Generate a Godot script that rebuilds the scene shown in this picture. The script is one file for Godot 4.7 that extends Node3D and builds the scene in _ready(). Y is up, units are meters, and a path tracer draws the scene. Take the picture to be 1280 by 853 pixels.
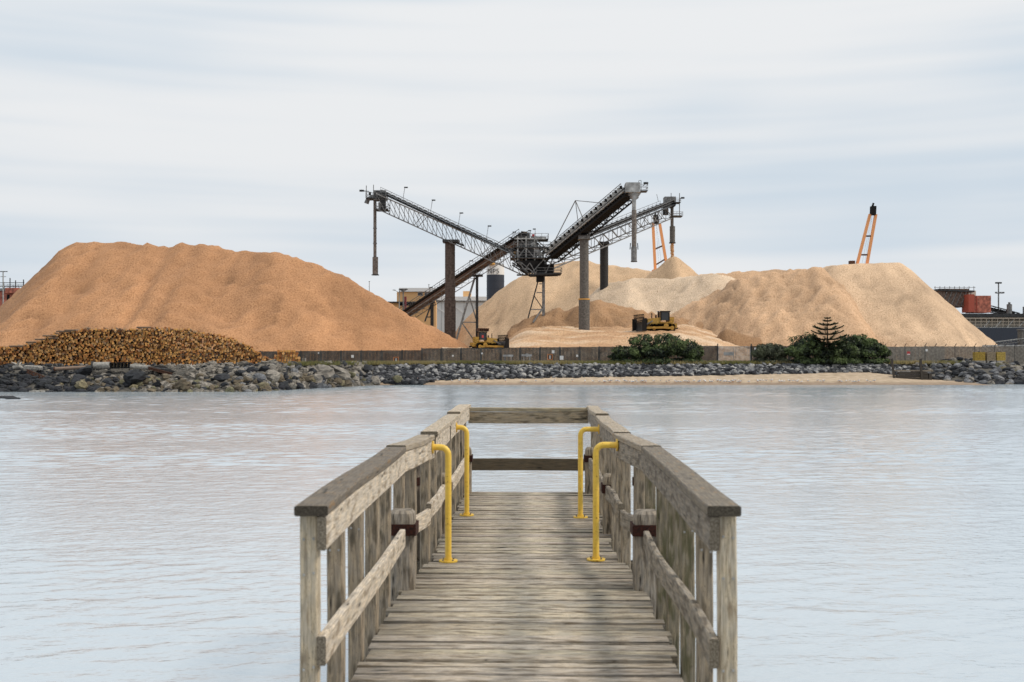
extends Node3D
# A timber jetty on a calm grey bay; across the water a woodchip export yard.
# Camera at (0, EYE, 0) looks along -z. Water is y = 0.

const F := 1400.0          # focal length of the photograph in its own pixels (1280 wide)
const EYE := 3.5
const DECK := 1.88
var rng := RandomNumberGenerator.new()
var counts := {}
var M := {}
var unit_box: BoxMesh
var unit_rod: CylinderMesh

# ---------------------------------------------------------------- helpers
func W(px: float, py: float, d: float) -> Vector3:      # a point d metres away, seen at that place of the photograph
	return Vector3((px - 640.0) / F * d, EYE - (py - 448.0) / F * d, -d)

func numbered(n: String) -> String:
	var k: int = counts.get(n, 0)
	counts[n] = k + 1
	return n if k == 0 else "%s_%03d" % [n, k]

func tag(o: Node, label: String, category: String, group := "", kind := "") -> void:
	if label: o.set_meta("label", label)
	if category: o.set_meta("category", category)
	if group: o.set_meta("group", group)
	if kind: o.set_meta("kind", kind)

func thing(called: String, label: String, category: String, at := Vector3.ZERO, turn := 0.0, group := "") -> Node3D:
	var o := Node3D.new()
	o.name = numbered(called)
	add_child(o, true)
	o.position = at
	o.rotation.y = turn
	tag(o, label, category, group)
	return o

func part(called: String, m: Mesh, mt: Material, parent: Node, xf := Transform3D()) -> MeshInstance3D:
	var o = MeshInstance3D.new()
	o.name = called
	o.mesh = m
	o.transform = xf
	if mt: o.material_override = mt
	parent.add_child(o, true)
	return o

func solo(called: String, m: Mesh, mt: Material, label: String, category: String, xf := Transform3D(), group := "") -> MeshInstance3D:
	var o = part(numbered(called), m, mt, self, xf)
	tag(o, label, category, group)
	return o

func struct(called: String, m: Mesh, mt: Material, kind := "structure") -> MeshInstance3D:
	var o := part(numbered(called), m, mt, self)
	o.set_meta("kind", kind)
	return o

func copy(o: Node3D, label := "") -> Node3D:
	var c: Node3D = o.duplicate()
	var base = String(o.name)
	c.name = numbered(base.trim_suffix("_" + base.get_slice("_", base.get_slice_count("_") - 1)) if base.right(3).is_valid_int() else base)
	add_child(c, true)
	if label: c.set_meta("label", label)
	return c

func lin(r: float, g: float, b: float) -> Color:
	return Color(r, g, b).linear_to_srgb()

func mat(c: Color, rough := 0.85, metal := 0.0) -> StandardMaterial3D:
	var m := StandardMaterial3D.new()
	m.albedo_color = c
	m.roughness = rough
	m.metallic = metal
	return m

func tri(m: StandardMaterial3D, tex: Texture2D, nrm: Texture2D, scale: float, nscale := 1.0, world := true) -> StandardMaterial3D:
	m.uv1_triplanar = true
	m.uv1_world_triplanar = world
	m.uv1_scale = Vector3.ONE * scale
	if tex: m.albedo_texture = tex
	if nrm:
		m.normal_enabled = true
		m.normal_texture = nrm
		m.normal_scale = nscale
	return m

# a bar between two points, from a shared unit mesh
func bar(called: String, a: Vector3, b: Vector3, w: float, h: float, mt: Material, parent: Node, round := false) -> MeshInstance3D:
	var z = b - a
	var l = z.length()
	z /= l
	var up = Vector3.UP if absf(z.y) < 0.98 else Vector3(1, 0, 0)
	var x = up.cross(z).normalized()
	var y = z.cross(x)
	if round:
		return part(called, unit_rod, mt, parent, Transform3D(Basis(x * w, z * l, -y * w), (a + b) * 0.5))
	return part(called, unit_box, mt, parent, Transform3D(Basis(x * w, y * h, z * l), (a + b) * 0.5))

func box(called: String, c: Vector3, s: Vector3, mt: Material, parent: Node, turn := Vector3.ZERO) -> MeshInstance3D:
	return part(called, unit_box, mt, parent, Transform3D(Basis.from_euler(turn) * Basis.from_scale(s), c))

func pole(called: String, a: Vector3, b: Vector3, r0: float, r1: float, mt: Material, parent: Node, sides := 12) -> MeshInstance3D:
	var st = SurfaceTool.new()
	st.begin(Mesh.PRIMITIVE_TRIANGLES)
	tube(st, [a, b], [r0, r1], sides)
	return part(called, st.commit(), mt, parent)

# quad with corners in order round its edge as seen from outside (clockwise)
func quad(st: SurfaceTool, a: Vector3, b: Vector3, c: Vector3, d: Vector3, uv := [], col = null) -> void:
	var p = [a, b, c, a, c, d]
	var k = [0, 1, 2, 0, 2, 3]
	var n = -(b - a).cross(c - a).normalized()
	for i in 6:
		if col != null: st.set_color(col[k[i]] if col is Array else col)
		if uv.size(): st.set_uv(uv[k[i]])
		st.set_normal(n)
		st.add_vertex(p[i])

func add_box(st: SurfaceTool, c: Vector3, s: Vector3, b := Basis(), col = null) -> void:
	var h = s * 0.5
	for ax in 3:
		for sg in [-1.0, 1.0]:
			var n = Vector3.ZERO
			n[ax] = sg
			var u = Vector3.ZERO
			u[(ax + 1) % 3] = 1.0
			var v = n.cross(u)
			var o = n * h[ax]
			var uu = u * h[(ax + 1) % 3]
			var vv = v * h[(ax + 2) % 3]
			quad(st, c + b * (o - uu + vv), c + b * (o + uu + vv), c + b * (o + uu - vv), c + b * (o - uu - vv), [], col)

# round sweep along a polyline, with caps
func tube(st: SurfaceTool, pts: Array, rad: Array, sides := 10, col = null, squash := 1.0) -> void:
	var rings = []
	var x = Vector3.ZERO
	for i in pts.size():
		var t: Vector3 = (pts[mini(i + 1, pts.size() - 1)] - pts[maxi(i - 1, 0)]).normalized()
		if x == Vector3.ZERO:
			x = (Vector3.UP if absf(t.y) < 0.9 else Vector3(1, 0, 0)).cross(t).normalized()
		else:
			x = (x - t * x.dot(t)).normalized()
		var y = t.cross(x)
		var r: Array[Vector3] = []
		for k in sides:
			var an = TAU * k / sides
			r.append((x * cos(an) + y * sin(an) * squash))
		rings.append(r)
	for i in pts.size() - 1:
		for k in sides:
			var k2 = (k + 1) % sides
			var q = [[i, k], [i + 1, k], [i + 1, k2], [i, k], [i + 1, k2], [i, k2]]
			for e in q:
				var dir: Vector3 = rings[e[0]][e[1]]
				var rr: float = rad[mini(e[0], rad.size() - 1)]
				if col != null: st.set_color(col[e[0]] if col is Array else col)
				st.set_normal(dir.normalized())
				st.add_vertex(pts[e[0]] + dir * rr)
	for e in [0, pts.size() - 1]:
		var rr: float = rad[mini(e, rad.size() - 1)]
		var t: Vector3 = (pts[1] - pts[0]).normalized() * -1.0 if e == 0 else (pts[-1] - pts[-2]).normalized()
		for k in sides:
			var k2 = (k + 1) % sides
			var a: Vector3 = pts[e] + rings[e][k] * rr
			var b: Vector3 = pts[e] + rings[e][k2] * rr
			var tr = [pts[e], a, b] if e == 0 else [pts[e], b, a]
			for v in tr:
				if col != null: st.set_color(col[e] if col is Array else col)
				st.set_normal(t)
				st.add_vertex(v)

func begin() -> SurfaceTool:
	var st = SurfaceTool.new()
	st.begin(Mesh.PRIMITIVE_TRIANGLES)
	return st

func piece(x: float, xs: Array, ys: Array) -> float:    # linear interpolation through points
	if x <= xs[0]: return ys[0]
	for i in xs.size() - 1:
		if x <= xs[i + 1]:
			return lerpf(ys[i], ys[i + 1], (x - xs[i]) / (xs[i + 1] - xs[i]))
	return ys[-1]

func noise(seed_: int, freq: float, oct := 4) -> FastNoiseLite:
	var n := FastNoiseLite.new()
	n.seed = seed_
	n.frequency = freq
	n.noise_type = FastNoiseLite.TYPE_SIMPLEX_SMOOTH
	n.fractal_octaves = oct
	n.fractal_type = FastNoiseLite.FRACTAL_FBM if oct > 1 else FastNoiseLite.FRACTAL_NONE
	return n

func noise_tex(seed_: int, size: int, freq: float, oct: int, lo: Color, hi: Color, mid = null, normal := false, strength := 4.0, kind := FastNoiseLite.TYPE_SIMPLEX_SMOOTH) -> NoiseTexture2D:
	var t := NoiseTexture2D.new()
	t.width = size
	t.height = size
	t.seamless = true
	var n := noise(seed_, freq, oct)
	n.noise_type = kind
	t.noise = n
	if normal:
		t.as_normal_map = true
		t.bump_strength = strength
	else:
		var g := Gradient.new()
		g.set_color(0, lo)
		g.set_color(1, hi)
		if mid != null: g.add_point(0.5, mid)
		t.color_ramp = g
	return t

# weathered timber: grain along u; returns [albedo, normal]
func wood_textures(seed_: int, strong := 1.0) -> Array:
	var w := 1024
	var h := 512
	var fine := noise(seed_, 1.0, 3)
	var wide := noise(seed_ + 1, 1.0, 3)
	var blot := noise(seed_ + 2, 1.0, 3)
	var crack := noise(seed_ + 3, 1.0, 2)
	var im := Image.create(w, h, false, Image.FORMAT_RGB8)
	var hm := Image.create(w, h, false, Image.FORMAT_L8)
	var r := RandomNumberGenerator.new()
	r.seed = seed_
	var knots := []
	for i in 7: knots.append([r.randf() * w, r.randf() * h, r.randf_range(7, 15)])
	for y in h:
		var my := absf(y - h * 0.5) * 2.0          # mirrored, so that it tiles
		for x in w:
			var mx := absf(x - w * 0.5) * 2.0
			var yy := my
			var dark := 0.0
			for k in knots:
				var dx: float = (x - k[0]) / (k[2] * 2.6)
				var dy: float = (y - k[1]) / k[2]
				var q := dx * dx + dy * dy
				if q < 6.0:
					yy += dy * k[2] * 2.2 * exp(-q)
					dark += 0.75 * exp(-q * 3.2)
			var f := fine.get_noise_2d(mx * 0.0045, yy * 0.20)
			var g := wide.get_noise_2d(mx * 0.004, yy * 0.035)
			var b := blot.get_noise_2d(mx * 0.007, my * 0.012)
			var c := absf(crack.get_noise_2d(mx * 0.0035, yy * 0.05))
			var cr := clampf(1.0 - c / (0.035 * strong), 0.0, 1.0) * clampf(b * 3.0 + 0.5, 0.0, 1.0)
			var v := 0.84 + strong * (0.20 * f + 0.15 * g) + 0.13 * b
			v = clampf(v * (1.0 - 0.6 * cr) * (1.0 - minf(dark, 0.8)), 0.06, 1.0)
			var warm := clampf(0.5 + b * 0.9 - g * 0.5, 0.0, 1.0)
			im.set_pixel(x, y, Color(v, v * lerpf(0.98, 0.955, warm), v * lerpf(0.955, 0.885, warm)))
			hm.set_pixel(x, y, Color.from_hsv(0, 0, clampf(0.6 + 0.3 * f + 0.2 * g - 0.7 * cr, 0, 1)))
	var nm := hm.duplicate() as Image
	nm.convert(Image.FORMAT_RGBA8)
	nm.bump_map_to_normal_map(3.5)
	return [ImageTexture.create_from_image(im), ImageTexture.create_from_image(nm)]

# a sawn board from a to b: hw / ht are its half-width and half-thickness vectors' sizes along side / up; two surfaces, faces and end grain
func board(a: Vector3, b: Vector3, width: float, thick: float, side: Vector3, tone: Color, seg := 6, warp := 0.004, edge_tone := 1.0, end_skew := 0.0, chamfer := 0.006, joint := 1.0) -> ArrayMesh:
	var ax = b - a
	var l = ax.length()
	var dir = ax / l
	var s = (side - dir * side.dot(dir)).normalized()
	var u = s.cross(dir).normalized()
	if u.y < 0: u = -u
	var ch = minf(chamfer, thick * 0.3)
	var hw = width * 0.5
	var ht = thick * 0.5
	var prof = [[-hw + ch, ht], [hw - ch, ht], [hw, ht - ch], [hw, -ht + ch], [hw - ch, -ht], [-hw + ch, -ht], [-hw, -ht + ch], [-hw, ht - ch]]
	var around = [0.0]
	for i in 8:
		var p = prof[i]
		var q = prof[(i + 1) % 8]
		around.append(around[-1] + Vector2(q[0] - p[0], q[1] - p[1]).length())
	var u0 = rng.randf() * 3.0
	var v0 = rng.randf() * 3.0
	var ph = rng.randf() * TAU
	var st = begin()
	var en = begin()
	var rings = []
	for i in seg + 1:
		var t = float(i) / seg
		var off = s * warp * sin(t * 7.0 + ph) + u * warp * 0.5 * sin(t * 5.0 + ph * 2.0)
		var wv = 1.0 + rng.randf_range(-0.008, 0.008)
		var ring = []
		for p in prof:
			var sk: float = 0.0
			if i == seg: sk = end_skew * p[0]
			ring.append(a + dir * (l * t + sk) + off + s * (p[0] * wv) + u * p[1])
		rings.append(ring)
	for i in seg:
		var t0 = float(i) / seg
		var t1 = float(i + 1) / seg
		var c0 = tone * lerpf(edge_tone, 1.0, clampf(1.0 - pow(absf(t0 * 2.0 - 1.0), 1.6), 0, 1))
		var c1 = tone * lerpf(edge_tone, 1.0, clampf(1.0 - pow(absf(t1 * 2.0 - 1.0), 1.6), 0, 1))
		for k in 8:
			var k2 = (k + 1) % 8
			var va: float = v0 + around[k] / 0.5
			var vb: float = v0 + around[k + 1] / 0.5
			var ua = u0 + l * t0 / 2.0
			var ub = u0 + l * t1 / 2.0
			var q = [rings[i][k], rings[i + 1][k], rings[i + 1][k2], rings[i][k2]]
			var uv = [Vector2(ua, va), Vector2(ub, va), Vector2(ub, vb), Vector2(ua, vb)]
			var cc = [c0, c1, c1, c0]
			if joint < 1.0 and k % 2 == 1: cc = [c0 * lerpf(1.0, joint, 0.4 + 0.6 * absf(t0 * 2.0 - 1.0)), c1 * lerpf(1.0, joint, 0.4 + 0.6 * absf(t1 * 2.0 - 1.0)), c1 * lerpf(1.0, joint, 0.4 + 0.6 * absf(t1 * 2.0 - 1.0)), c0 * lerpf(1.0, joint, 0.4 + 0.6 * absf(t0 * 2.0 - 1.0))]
			var n: Vector3 = (q[1] - q[0]).cross(q[3] - q[0])
			var mid: Vector3 = (q[0] + q[2]) * 0.5 - (a + dir * l * (t0 + t1) * 0.5)
			if n.dot(mid) > 0:        # front faces run clockwise
				q.reverse(); uv.reverse(); cc.reverse()
			quad(st, q[0], q[1], q[2], q[3], uv, cc)
	for e in [0, seg]:
		var c = Vector3.ZERO
		for p in rings[e]: c += p / 8.0
		for k in 8:
			var p: Vector3 = rings[e][k]
			var q: Vector3 = rings[e][(k + 1) % 8]
			var tr = [c, p, q]
			if (p - c).cross(q - c).dot(-dir if e == 0 else dir) > 0: tr = [c, q, p]
			for v in tr:
				en.set_color(tone)
				en.set_normal(-dir if e == 0 else dir)
				en.set_uv(Vector2((v - c).dot(s), (v - c).dot(u)) * 2.0 + Vector2(u0, v0))
				en.add_vertex(v)
	st.generate_tangents()
	en.generate_tangents()
	var m = st.commit()
	en.commit(m)
	return m

func timber(called: String, m: ArrayMesh, face: Material, parent: Node, endm: Material = null) -> MeshInstance3D:
	var o = part(called, m, null, parent)
	o.set_surface_override_material(0, face)
	o.set_surface_override_material(1, endm if endm else M.end_grain)
	return o

# an angular boulder: a sphere whose points are pulled in by random planes
func rock_mesh(seed_: int, tone: Color, cuts := 11) -> ArrayMesh:
	var r = RandomNumberGenerator.new()
	r.seed = seed_
	var planes = []
	for i in cuts:
		var n = Vector3(r.randfn(), r.randfn(), r.randfn()).normalized()
		planes.append([n, r.randf_range(0.48, 0.86)])
	var nz = noise(seed_, 1.1, 3)
	var lat = 7
	var lon = 9
	var pts = []
	for i in lat + 1:
		var row = []
		for k in lon:
			var th = PI * i / lat
			var ph = TAU * (k + 0.5 * (i % 2)) / lon
			var d = Vector3(sin(th) * cos(ph), cos(th), sin(th) * sin(ph))
			var rad = 1.0
			for p in planes:
				var dn: float = d.dot(p[0])
				if dn > 0.05: rad = minf(rad, p[1] / dn)
			row.append(d * (rad * 0.62) * (1.0 + 0.12 * nz.get_noise_3dv(d * 1.5)))
		pts.append(row)
	var st = begin()
	for i in lat:
		for k in lon:
			var k2 = (k + 1) % lon
			var c = tone * (1.0 + r.randf_range(-0.30, 0.30))
			c.a = 1.0
			var a: Vector3 = pts[i][k]
			var b: Vector3 = pts[i][k2]
			var e: Vector3 = pts[i + 1][k2]
			var f: Vector3 = pts[i + 1][k]
			for t in [[a, f, e], [a, e, b]]:
				var n: Vector3 = (t[1] - t[0]).cross(t[2] - t[0])
				if n.length() < 1e-6: continue
				var q: Array = t
				if n.dot(t[0] + t[1] + t[2]) > 0: q = [t[0], t[2], t[1]]
				for v in q:
					st.set_color(c)
					st.set_normal(n.normalized() * signf(n.dot(t[0] + t[1] + t[2])))
					st.add_vertex(v)
	return st.commit()

func rand_basis(s: Vector3) -> Basis:
	return Basis.from_euler(Vector3(rng.randf_range(-0.5, 0.5), rng.randf() * TAU, rng.randf_range(-0.5, 0.5))) * Basis.from_scale(s)

func scatter(called: String, m: Mesh, mt: Material, xfs: Array, cols: Array) -> MultiMeshInstance3D:
	var mm = MultiMesh.new()
	mm.transform_format = MultiMesh.TRANSFORM_3D
	mm.use_colors = cols.size() > 0
	mm.mesh = m
	mm.instance_count = xfs.size()
	for i in xfs.size():
		mm.set_instance_transform(i, xfs[i])
		if cols.size(): mm.set_instance_color(i, cols[i])
	var o = MultiMeshInstance3D.new()
	o.name = numbered(called)
	o.multimesh = mm
	o.material_override = mt
	o.set_meta("kind", "stuff")
	return o

# ---------------------------------------------------------------- the scene
func _ready() -> void:
	rng.seed = 20
	set_view()
	make_materials()
	terrain()
	piles()
	fence_line()
	conveyors()
	background_yard()
	ship()
	shore_rocks()
	log_stack()
	shore_debris()
	bushes()
	bulldozers()
	beach_things()
	jetty()

func set_view() -> void:
	var cam := Camera3D.new()
	cam.name = "camera"
	var near := 0.1
	cam.projection = Camera3D.PROJECTION_FRUSTUM
	cam.near = near
	cam.far = 6000.0
	cam.size = 853.0 / F * near
	cam.frustum_offset = Vector2(0, 21.5 / F * near)
	cam.position = Vector3(0, EYE, 0)
	var at := CameraAttributesPhysical.new()
	at.frustum_near = near
	at.frustum_far = 6000.0
	at.frustum_focal_length = 39.4
	at.frustum_focus_distance = 24.0
	at.exposure_aperture = 4.0
	cam.attributes = at
	add_child(cam)
	cam.projection = Camera3D.PROJECTION_FRUSTUM
	cam.size = 853.0 / F * near
	cam.current = true

	var env := Environment.new()
	env.background_mode = Environment.BG_SKY
	var sky := Sky.new()
	var sm := PanoramaSkyMaterial.new()
	sm.panorama = sky_picture()
	sky.sky_material = sm
	env.sky = sky
	env.background_energy_multiplier = 1.0
	env.tonemap_mode = Environment.TONE_MAPPER_LINEAR
	env.tonemap_exposure = 1.36
	env.sdfgi_enabled = true
	env.ssao_enabled = true
	env.ssil_enabled = true
	var we := WorldEnvironment.new()
	we.name = "world_environment"
	we.environment = env
	add_child(we)

	var sun := DirectionalLight3D.new()
	sun.name = "sun"
	sun.light_energy = 0.5
	sun.light_angular_distance = 10.0
	sun.light_color = Color(1.0, 0.96, 0.90)
	sun.shadow_enabled = true
	sun.rotation_degrees = Vector3(-46, 82, 0)
	add_child(sun)

func sky_picture() -> Texture2D:
	# high overcast in long thin streaks; rows run from the zenith down
	var w := 768
	var h := 1536
	var im := Image.create(w, h, false, Image.FORMAT_RGBF)
	var n1 := noise(5, 1.0, 4)
	var n2 := noise(9, 1.0, 4)
	var n3 := noise(14, 1.0, 3)
	for y in h / 2:
		var el := (0.5 - (y + 0.5) / h) * PI
		var se := sin(el)
		for x in w:
			var az := TAU * x / w
			# bands are drawn out along the horizon and slope very slightly
			var cx := cos(az) * 2.2
			var cz := sin(az) * 2.2
			var v := el * 26.0
			var a := n1.get_noise_3d(cx * 0.34, v * 0.42, cz * 0.34)
			var b := n2.get_noise_3d(cx * 0.75 + 9.0, v * 1.7 + cx * 0.25, cz * 0.75)
			var c := n3.get_noise_3d(cx * 0.9, v * 0.16 + 7.0, cz * 0.9)
			var k := clampf(0.60 + 0.62 * a + 0.34 * b + 0.48 * c, 0.0, 1.0)
			k = k * k * (3.0 - 2.0 * k)
			var low := Color(0.450, 0.512, 0.572)
			var high := Color(0.600, 0.612, 0.624)
			var col := low.lerp(high, k)
			col = col * (1.0 + 0.22 * se * se)
			im.set_pixel(x, y, col)
	for y in range(h / 2, h):
		for x in w: im.set_pixel(x, y, Color(0.30, 0.32, 0.33))
	return ImageTexture.create_from_image(im)

func worn_yellow() -> NoiseTexture2D:
	var t := noise_tex(23, 256, 0.03, 5, Color(0.50, 0.34, 0.2), Color(1, 1, 1))
	t.color_ramp.add_point(0.13, Color(0.60, 0.45, 0.3))
	t.color_ramp.add_point(0.17, Color(0.95, 0.93, 0.90))
	return t

func fleck_tex() -> NoiseTexture2D:
	# mostly even, with scattered dark flecks and a few pale ones
	var t := NoiseTexture2D.new()
	t.width = 1024
	t.height = 1024
	t.seamless = true
	var n := noise(32, 0.12, 5)
	n.fractal_gain = 0.75
	t.noise = n
	var g := Gradient.new()
	g.set_color(0, Color(0.48, 0.43, 0.39))
	g.set_color(1, Color(1, 1, 1))
	g.add_point(0.33, Color(0.71, 0.67, 0.63))
	g.add_point(0.42, Color(0.86, 0.84, 0.82))
	g.add_point(0.62, Color(0.92, 0.91, 0.90))
	t.color_ramp = g
	return t

func make_materials() -> void:
	unit_box = BoxMesh.new()
	unit_rod = CylinderMesh.new()
	unit_rod.top_radius = 0.5
	unit_rod.bottom_radius = 0.5
	unit_rod.height = 1.0
	unit_rod.radial_segments = 10
	unit_rod.rings = 1
	var wt = wood_textures(3)
	var wd = wood_textures(8, 1.7)
	for spec in [["deck_wood", lin(0.86, 0.81, 0.73)], ["pale_wood", lin(0.84, 0.775, 0.69)], ["brown_wood", lin(0.45, 0.395, 0.32)], ["dark_wood", lin(0.17, 0.145, 0.11)], ["grey_wood", lin(0.44, 0.405, 0.36)], ["mossy_wood", lin(0.34, 0.305, 0.235)], ["cap_wood", lin(0.74, 0.675, 0.59)]]:
		var m = mat(spec[1], 0.88)
		m.albedo_texture = wd[0] if spec[0] == "deck_wood" else wt[0]
		m.normal_enabled = true
		m.normal_texture = wd[1] if spec[0] == "deck_wood" else wt[1]
		m.normal_scale = 0.8
		m.vertex_color_use_as_albedo = true
		M[spec[0]] = m
	# moss and lichen as blotches of their own over some of the timber
	for spec in [["mossy_wood", Color(0.24, 0.245, 0.09), 0.44, 61], ["cap_wood", Color(0.58, 0.42, 0.20), 0.72, 67], ["deck_wood", Color(0.36, 0.305, 0.225), 0.56, 68], ["pale_wood", Color(0.46, 0.39, 0.30), 0.62, 69], ["brown_wood", Color(0.24, 0.21, 0.15), 0.52, 70], ["grey_wood", Color(0.26, 0.22, 0.17), 0.52, 72]]:
		var g = NoiseTexture2D.new()
		g.width = 256
		g.height = 256
		g.seamless = true
		g.noise = noise(spec[3], 0.03, 5)
		var ramp = Gradient.new()
		var c: Color = spec[1]
		ramp.set_color(0, Color(c, 0.0))
		ramp.set_color(1, Color(c, 0.75))
		ramp.add_point(spec[2], Color(c, 0.0))
		ramp.add_point(minf(spec[2] + 0.24, 0.98), Color(c, 0.62))
		g.color_ramp = ramp
		M[spec[0]].detail_enabled = true
		M[spec[0]].detail_albedo = g
		M[spec[0]].detail_blend_mode = BaseMaterial3D.BLEND_MODE_MIX
	M.end_grain = tri(mat(lin(0.36, 0.31, 0.24), 0.95), noise_tex(71, 256, 0.05, 4, Color(0.45, 0.43, 0.40), Color(1, 1, 1)), null, 6.0, 1.0, false)
	M.end_grain.vertex_color_use_as_albedo = true
	var blotch = noise_tex(21, 512, 0.012, 5, Color(0.55, 0.55, 0.55), Color(1, 1, 1))
	M.rust = tri(mat(lin(0.085, 0.034, 0.020), 0.9, 0.2), noise_tex(22, 256, 0.03, 5, Color(0.35, 0.3, 0.3), Color(1.0, 0.75, 0.6)), null, 5.0, 1.0, false)
	M.yellow_paint = tri(mat(lin(0.86, 0.58, 0.085), 0.42), worn_yellow(), null, 3.0, 1.0, false)
	M.bolt = mat(lin(0.2, 0.19, 0.18), 0.5, 0.7)
	# chips: flecks on a tinted base
	var chip_n = noise_tex(31, 1024, 0.16, 3, Color(), Color(), null, true, 5.0)
	var flecks = fleck_tex()
	for spec in [["chip_orange", lin(0.57, 0.305, 0.152)], ["chip_pale", lin(0.79, 0.575, 0.385)], ["chip_mid", lin(0.78, 0.56, 0.36)], ["chip_brown", lin(0.50, 0.305, 0.165)], ["chip_fresh", lin(0.82, 0.655, 0.485)], ["chip_apron", lin(0.76, 0.615, 0.455)], ["chip_tan", lin(0.71, 0.475, 0.295)]]:
		var m = tri(mat((spec[1].srgb_to_linear() * 1.28).linear_to_srgb(), 1.0), flecks, chip_n, 1.0 / 52.0, 0.45)
		m.vertex_color_use_as_albedo = true
		M[spec[0]] = m
	M.sand = tri(mat(lin(0.60, 0.475, 0.345), 1.0), noise_tex(33, 512, 0.02, 5, Color(0.78, 0.76, 0.73), Color(1, 1, 1)), noise_tex(34, 512, 0.05, 4, Color(), Color(), null, true, 3.0), 1.0 / 14.0, 0.6)
	M.sand.vertex_color_use_as_albedo = true
	M.soil = tri(mat(lin(0.15, 0.135, 0.115), 1.0), noise_tex(35, 512, 0.03, 5, Color(0.5, 0.5, 0.48), Color(1, 1, 1)), null, 1.0 / 9.0)
	var rock_n = noise_tex(36, 512, 0.03, 5, Color(), Color(), null, true, 6.0)
	M.rock = tri(mat(Color(1, 1, 1), 0.95), noise_tex(37, 512, 0.02, 5, Color(0.55, 0.55, 0.56), Color(1, 1, 1)), rock_n, 0.35, 0.8, false)
	M.rock.vertex_color_use_as_albedo = true
	M.steel = tri(mat(lin(0.31, 0.305, 0.30), 0.6, 0.15), blotch, null, 0.2)
	M.steel_pale = tri(mat(lin(0.62, 0.62, 0.60), 0.6, 0.1), blotch, null, 0.2)
	M.steel_dark = tri(mat(lin(0.060, 0.061, 0.064), 0.65, 0.15), blotch, null, 0.2)
	M.belt = mat(lin(0.03, 0.029, 0.029), 0.95)
	M.belt.metallic_specular = 0.15
	M.rusty_brown = tri(mat(lin(0.26, 0.19, 0.155), 0.8), noise_tex(38, 512, 0.02, 5, Color(0.6, 0.55, 0.52), Color(1, 1, 1)), null, 0.12)
	M.column_grey = tri(mat(lin(0.21, 0.195, 0.175), 0.85), noise_tex(39, 512, 0.03, 5, Color(0.55, 0.55, 0.55), Color(1, 1, 1)), null, 0.15)
	M.chute_grey = tri(mat(lin(0.30, 0.275, 0.25), 0.75), noise_tex(46, 256, 0.03, 5, Color(0.5, 0.45, 0.42), Color(1, 1, 1)), null, 0.2)
	M.column_dark = tri(mat(lin(0.052, 0.05, 0.05), 0.85), noise_tex(40, 512, 0.03, 5, Color(0.5, 0.5, 0.5), Color(1, 1, 1)), null, 0.15)
	M.column_brown = tri(mat(lin(0.15, 0.115, 0.098), 0.85), noise_tex(41, 512, 0.02, 5, Color(0.55, 0.52, 0.5), Color(1, 1, 1)), null, 0.15)
	M.fence_dark = tri(mat(lin(0.118, 0.112, 0.102), 0.95), noise_tex(42, 512, 0.006, 4, Color(0.62, 0.62, 0.62), Color(1, 1, 1)), null, 0.18)
	M.fence_pale = tri(mat(lin(0.30, 0.275, 0.24), 0.95), noise_tex(43, 512, 0.02, 5, Color(0.7, 0.69, 0.68), Color(1, 1, 1)), null, 0.18)
	M.white_paint = mat(lin(0.78, 0.77, 0.75), 0.6)
	M.grey_white = tri(mat(lin(0.60, 0.60, 0.59), 0.7), blotch, null, 0.1)
	M.tan_wall = mat(lin(0.74, 0.44, 0.20), 0.85)
	M.shed_wall = mat(lin(0.66, 0.66, 0.65), 0.8)
	M.navy = mat(lin(0.028, 0.036, 0.055), 0.55)
	M.ship_orange = tri(mat(lin(0.76, 0.24, 0.155), 0.7), blotch, null, 0.12)
	M.jib_orange = mat(lin(0.82, 0.36, 0.14), 0.6)
	M.dozer_yellow = tri(mat(lin(0.62, 0.35, 0.045), 0.55), blotch, null, 0.5, 1.0, false)
	M.black_steel = mat(lin(0.022, 0.021, 0.021), 0.9)
	M.black_steel.metallic_specular = 0.15
	M.glass_dark = mat(lin(0.02, 0.022, 0.025), 0.15)
	M.red_paint = mat(lin(0.5, 0.05, 0.05), 0.6)
	M.amber = mat(lin(0.65, 0.33, 0.06), 0.6)
	M.concrete = tri(mat(lin(0.50, 0.47, 0.42), 0.95), noise_tex(44, 256, 0.03, 5, Color(0.6, 0.6, 0.6), Color(1, 1, 1)), null, 0.4)
	M.rust_far = tri(mat(lin(0.17, 0.075, 0.042), 0.9), noise_tex(45, 256, 0.03, 4, Color(0.5, 0.5, 0.5), Color(1, 1, 1)), null, 0.6)
	M.leaf = mat(Color(1, 1, 1), 0.75)
	M.leaf.vertex_color_use_as_albedo = true
	M.leaf.backlight_enabled = true
	M.leaf.backlight = Color(0.25, 0.3, 0.12)
	M.leaf.cull_mode = BaseMaterial3D.CULL_DISABLED
	M.bark = mat(lin(0.10, 0.075, 0.05), 0.95)
	M.tinted = mat(Color(1, 1, 1), 0.9)
	M.tinted.vertex_color_use_as_albedo = true
	# the bay: pale silty water with small ripples
	var wm = mat(lin(0.52, 0.585, 0.635), 0.12)
	wm.metallic_specular = 0.70
	wm.metallic = 0.2
	var wn = noise_tex(51, 1024, 0.03, 4, Color(), Color(), null, true, 3.0)
	tri(wm, null, wn, 1.0, 0.5)
	wm.uv1_scale = Vector3(1.0 / 11.0, 1.0 / 5.0, 1.0 / 5.0)
	M.water = wm

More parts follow.
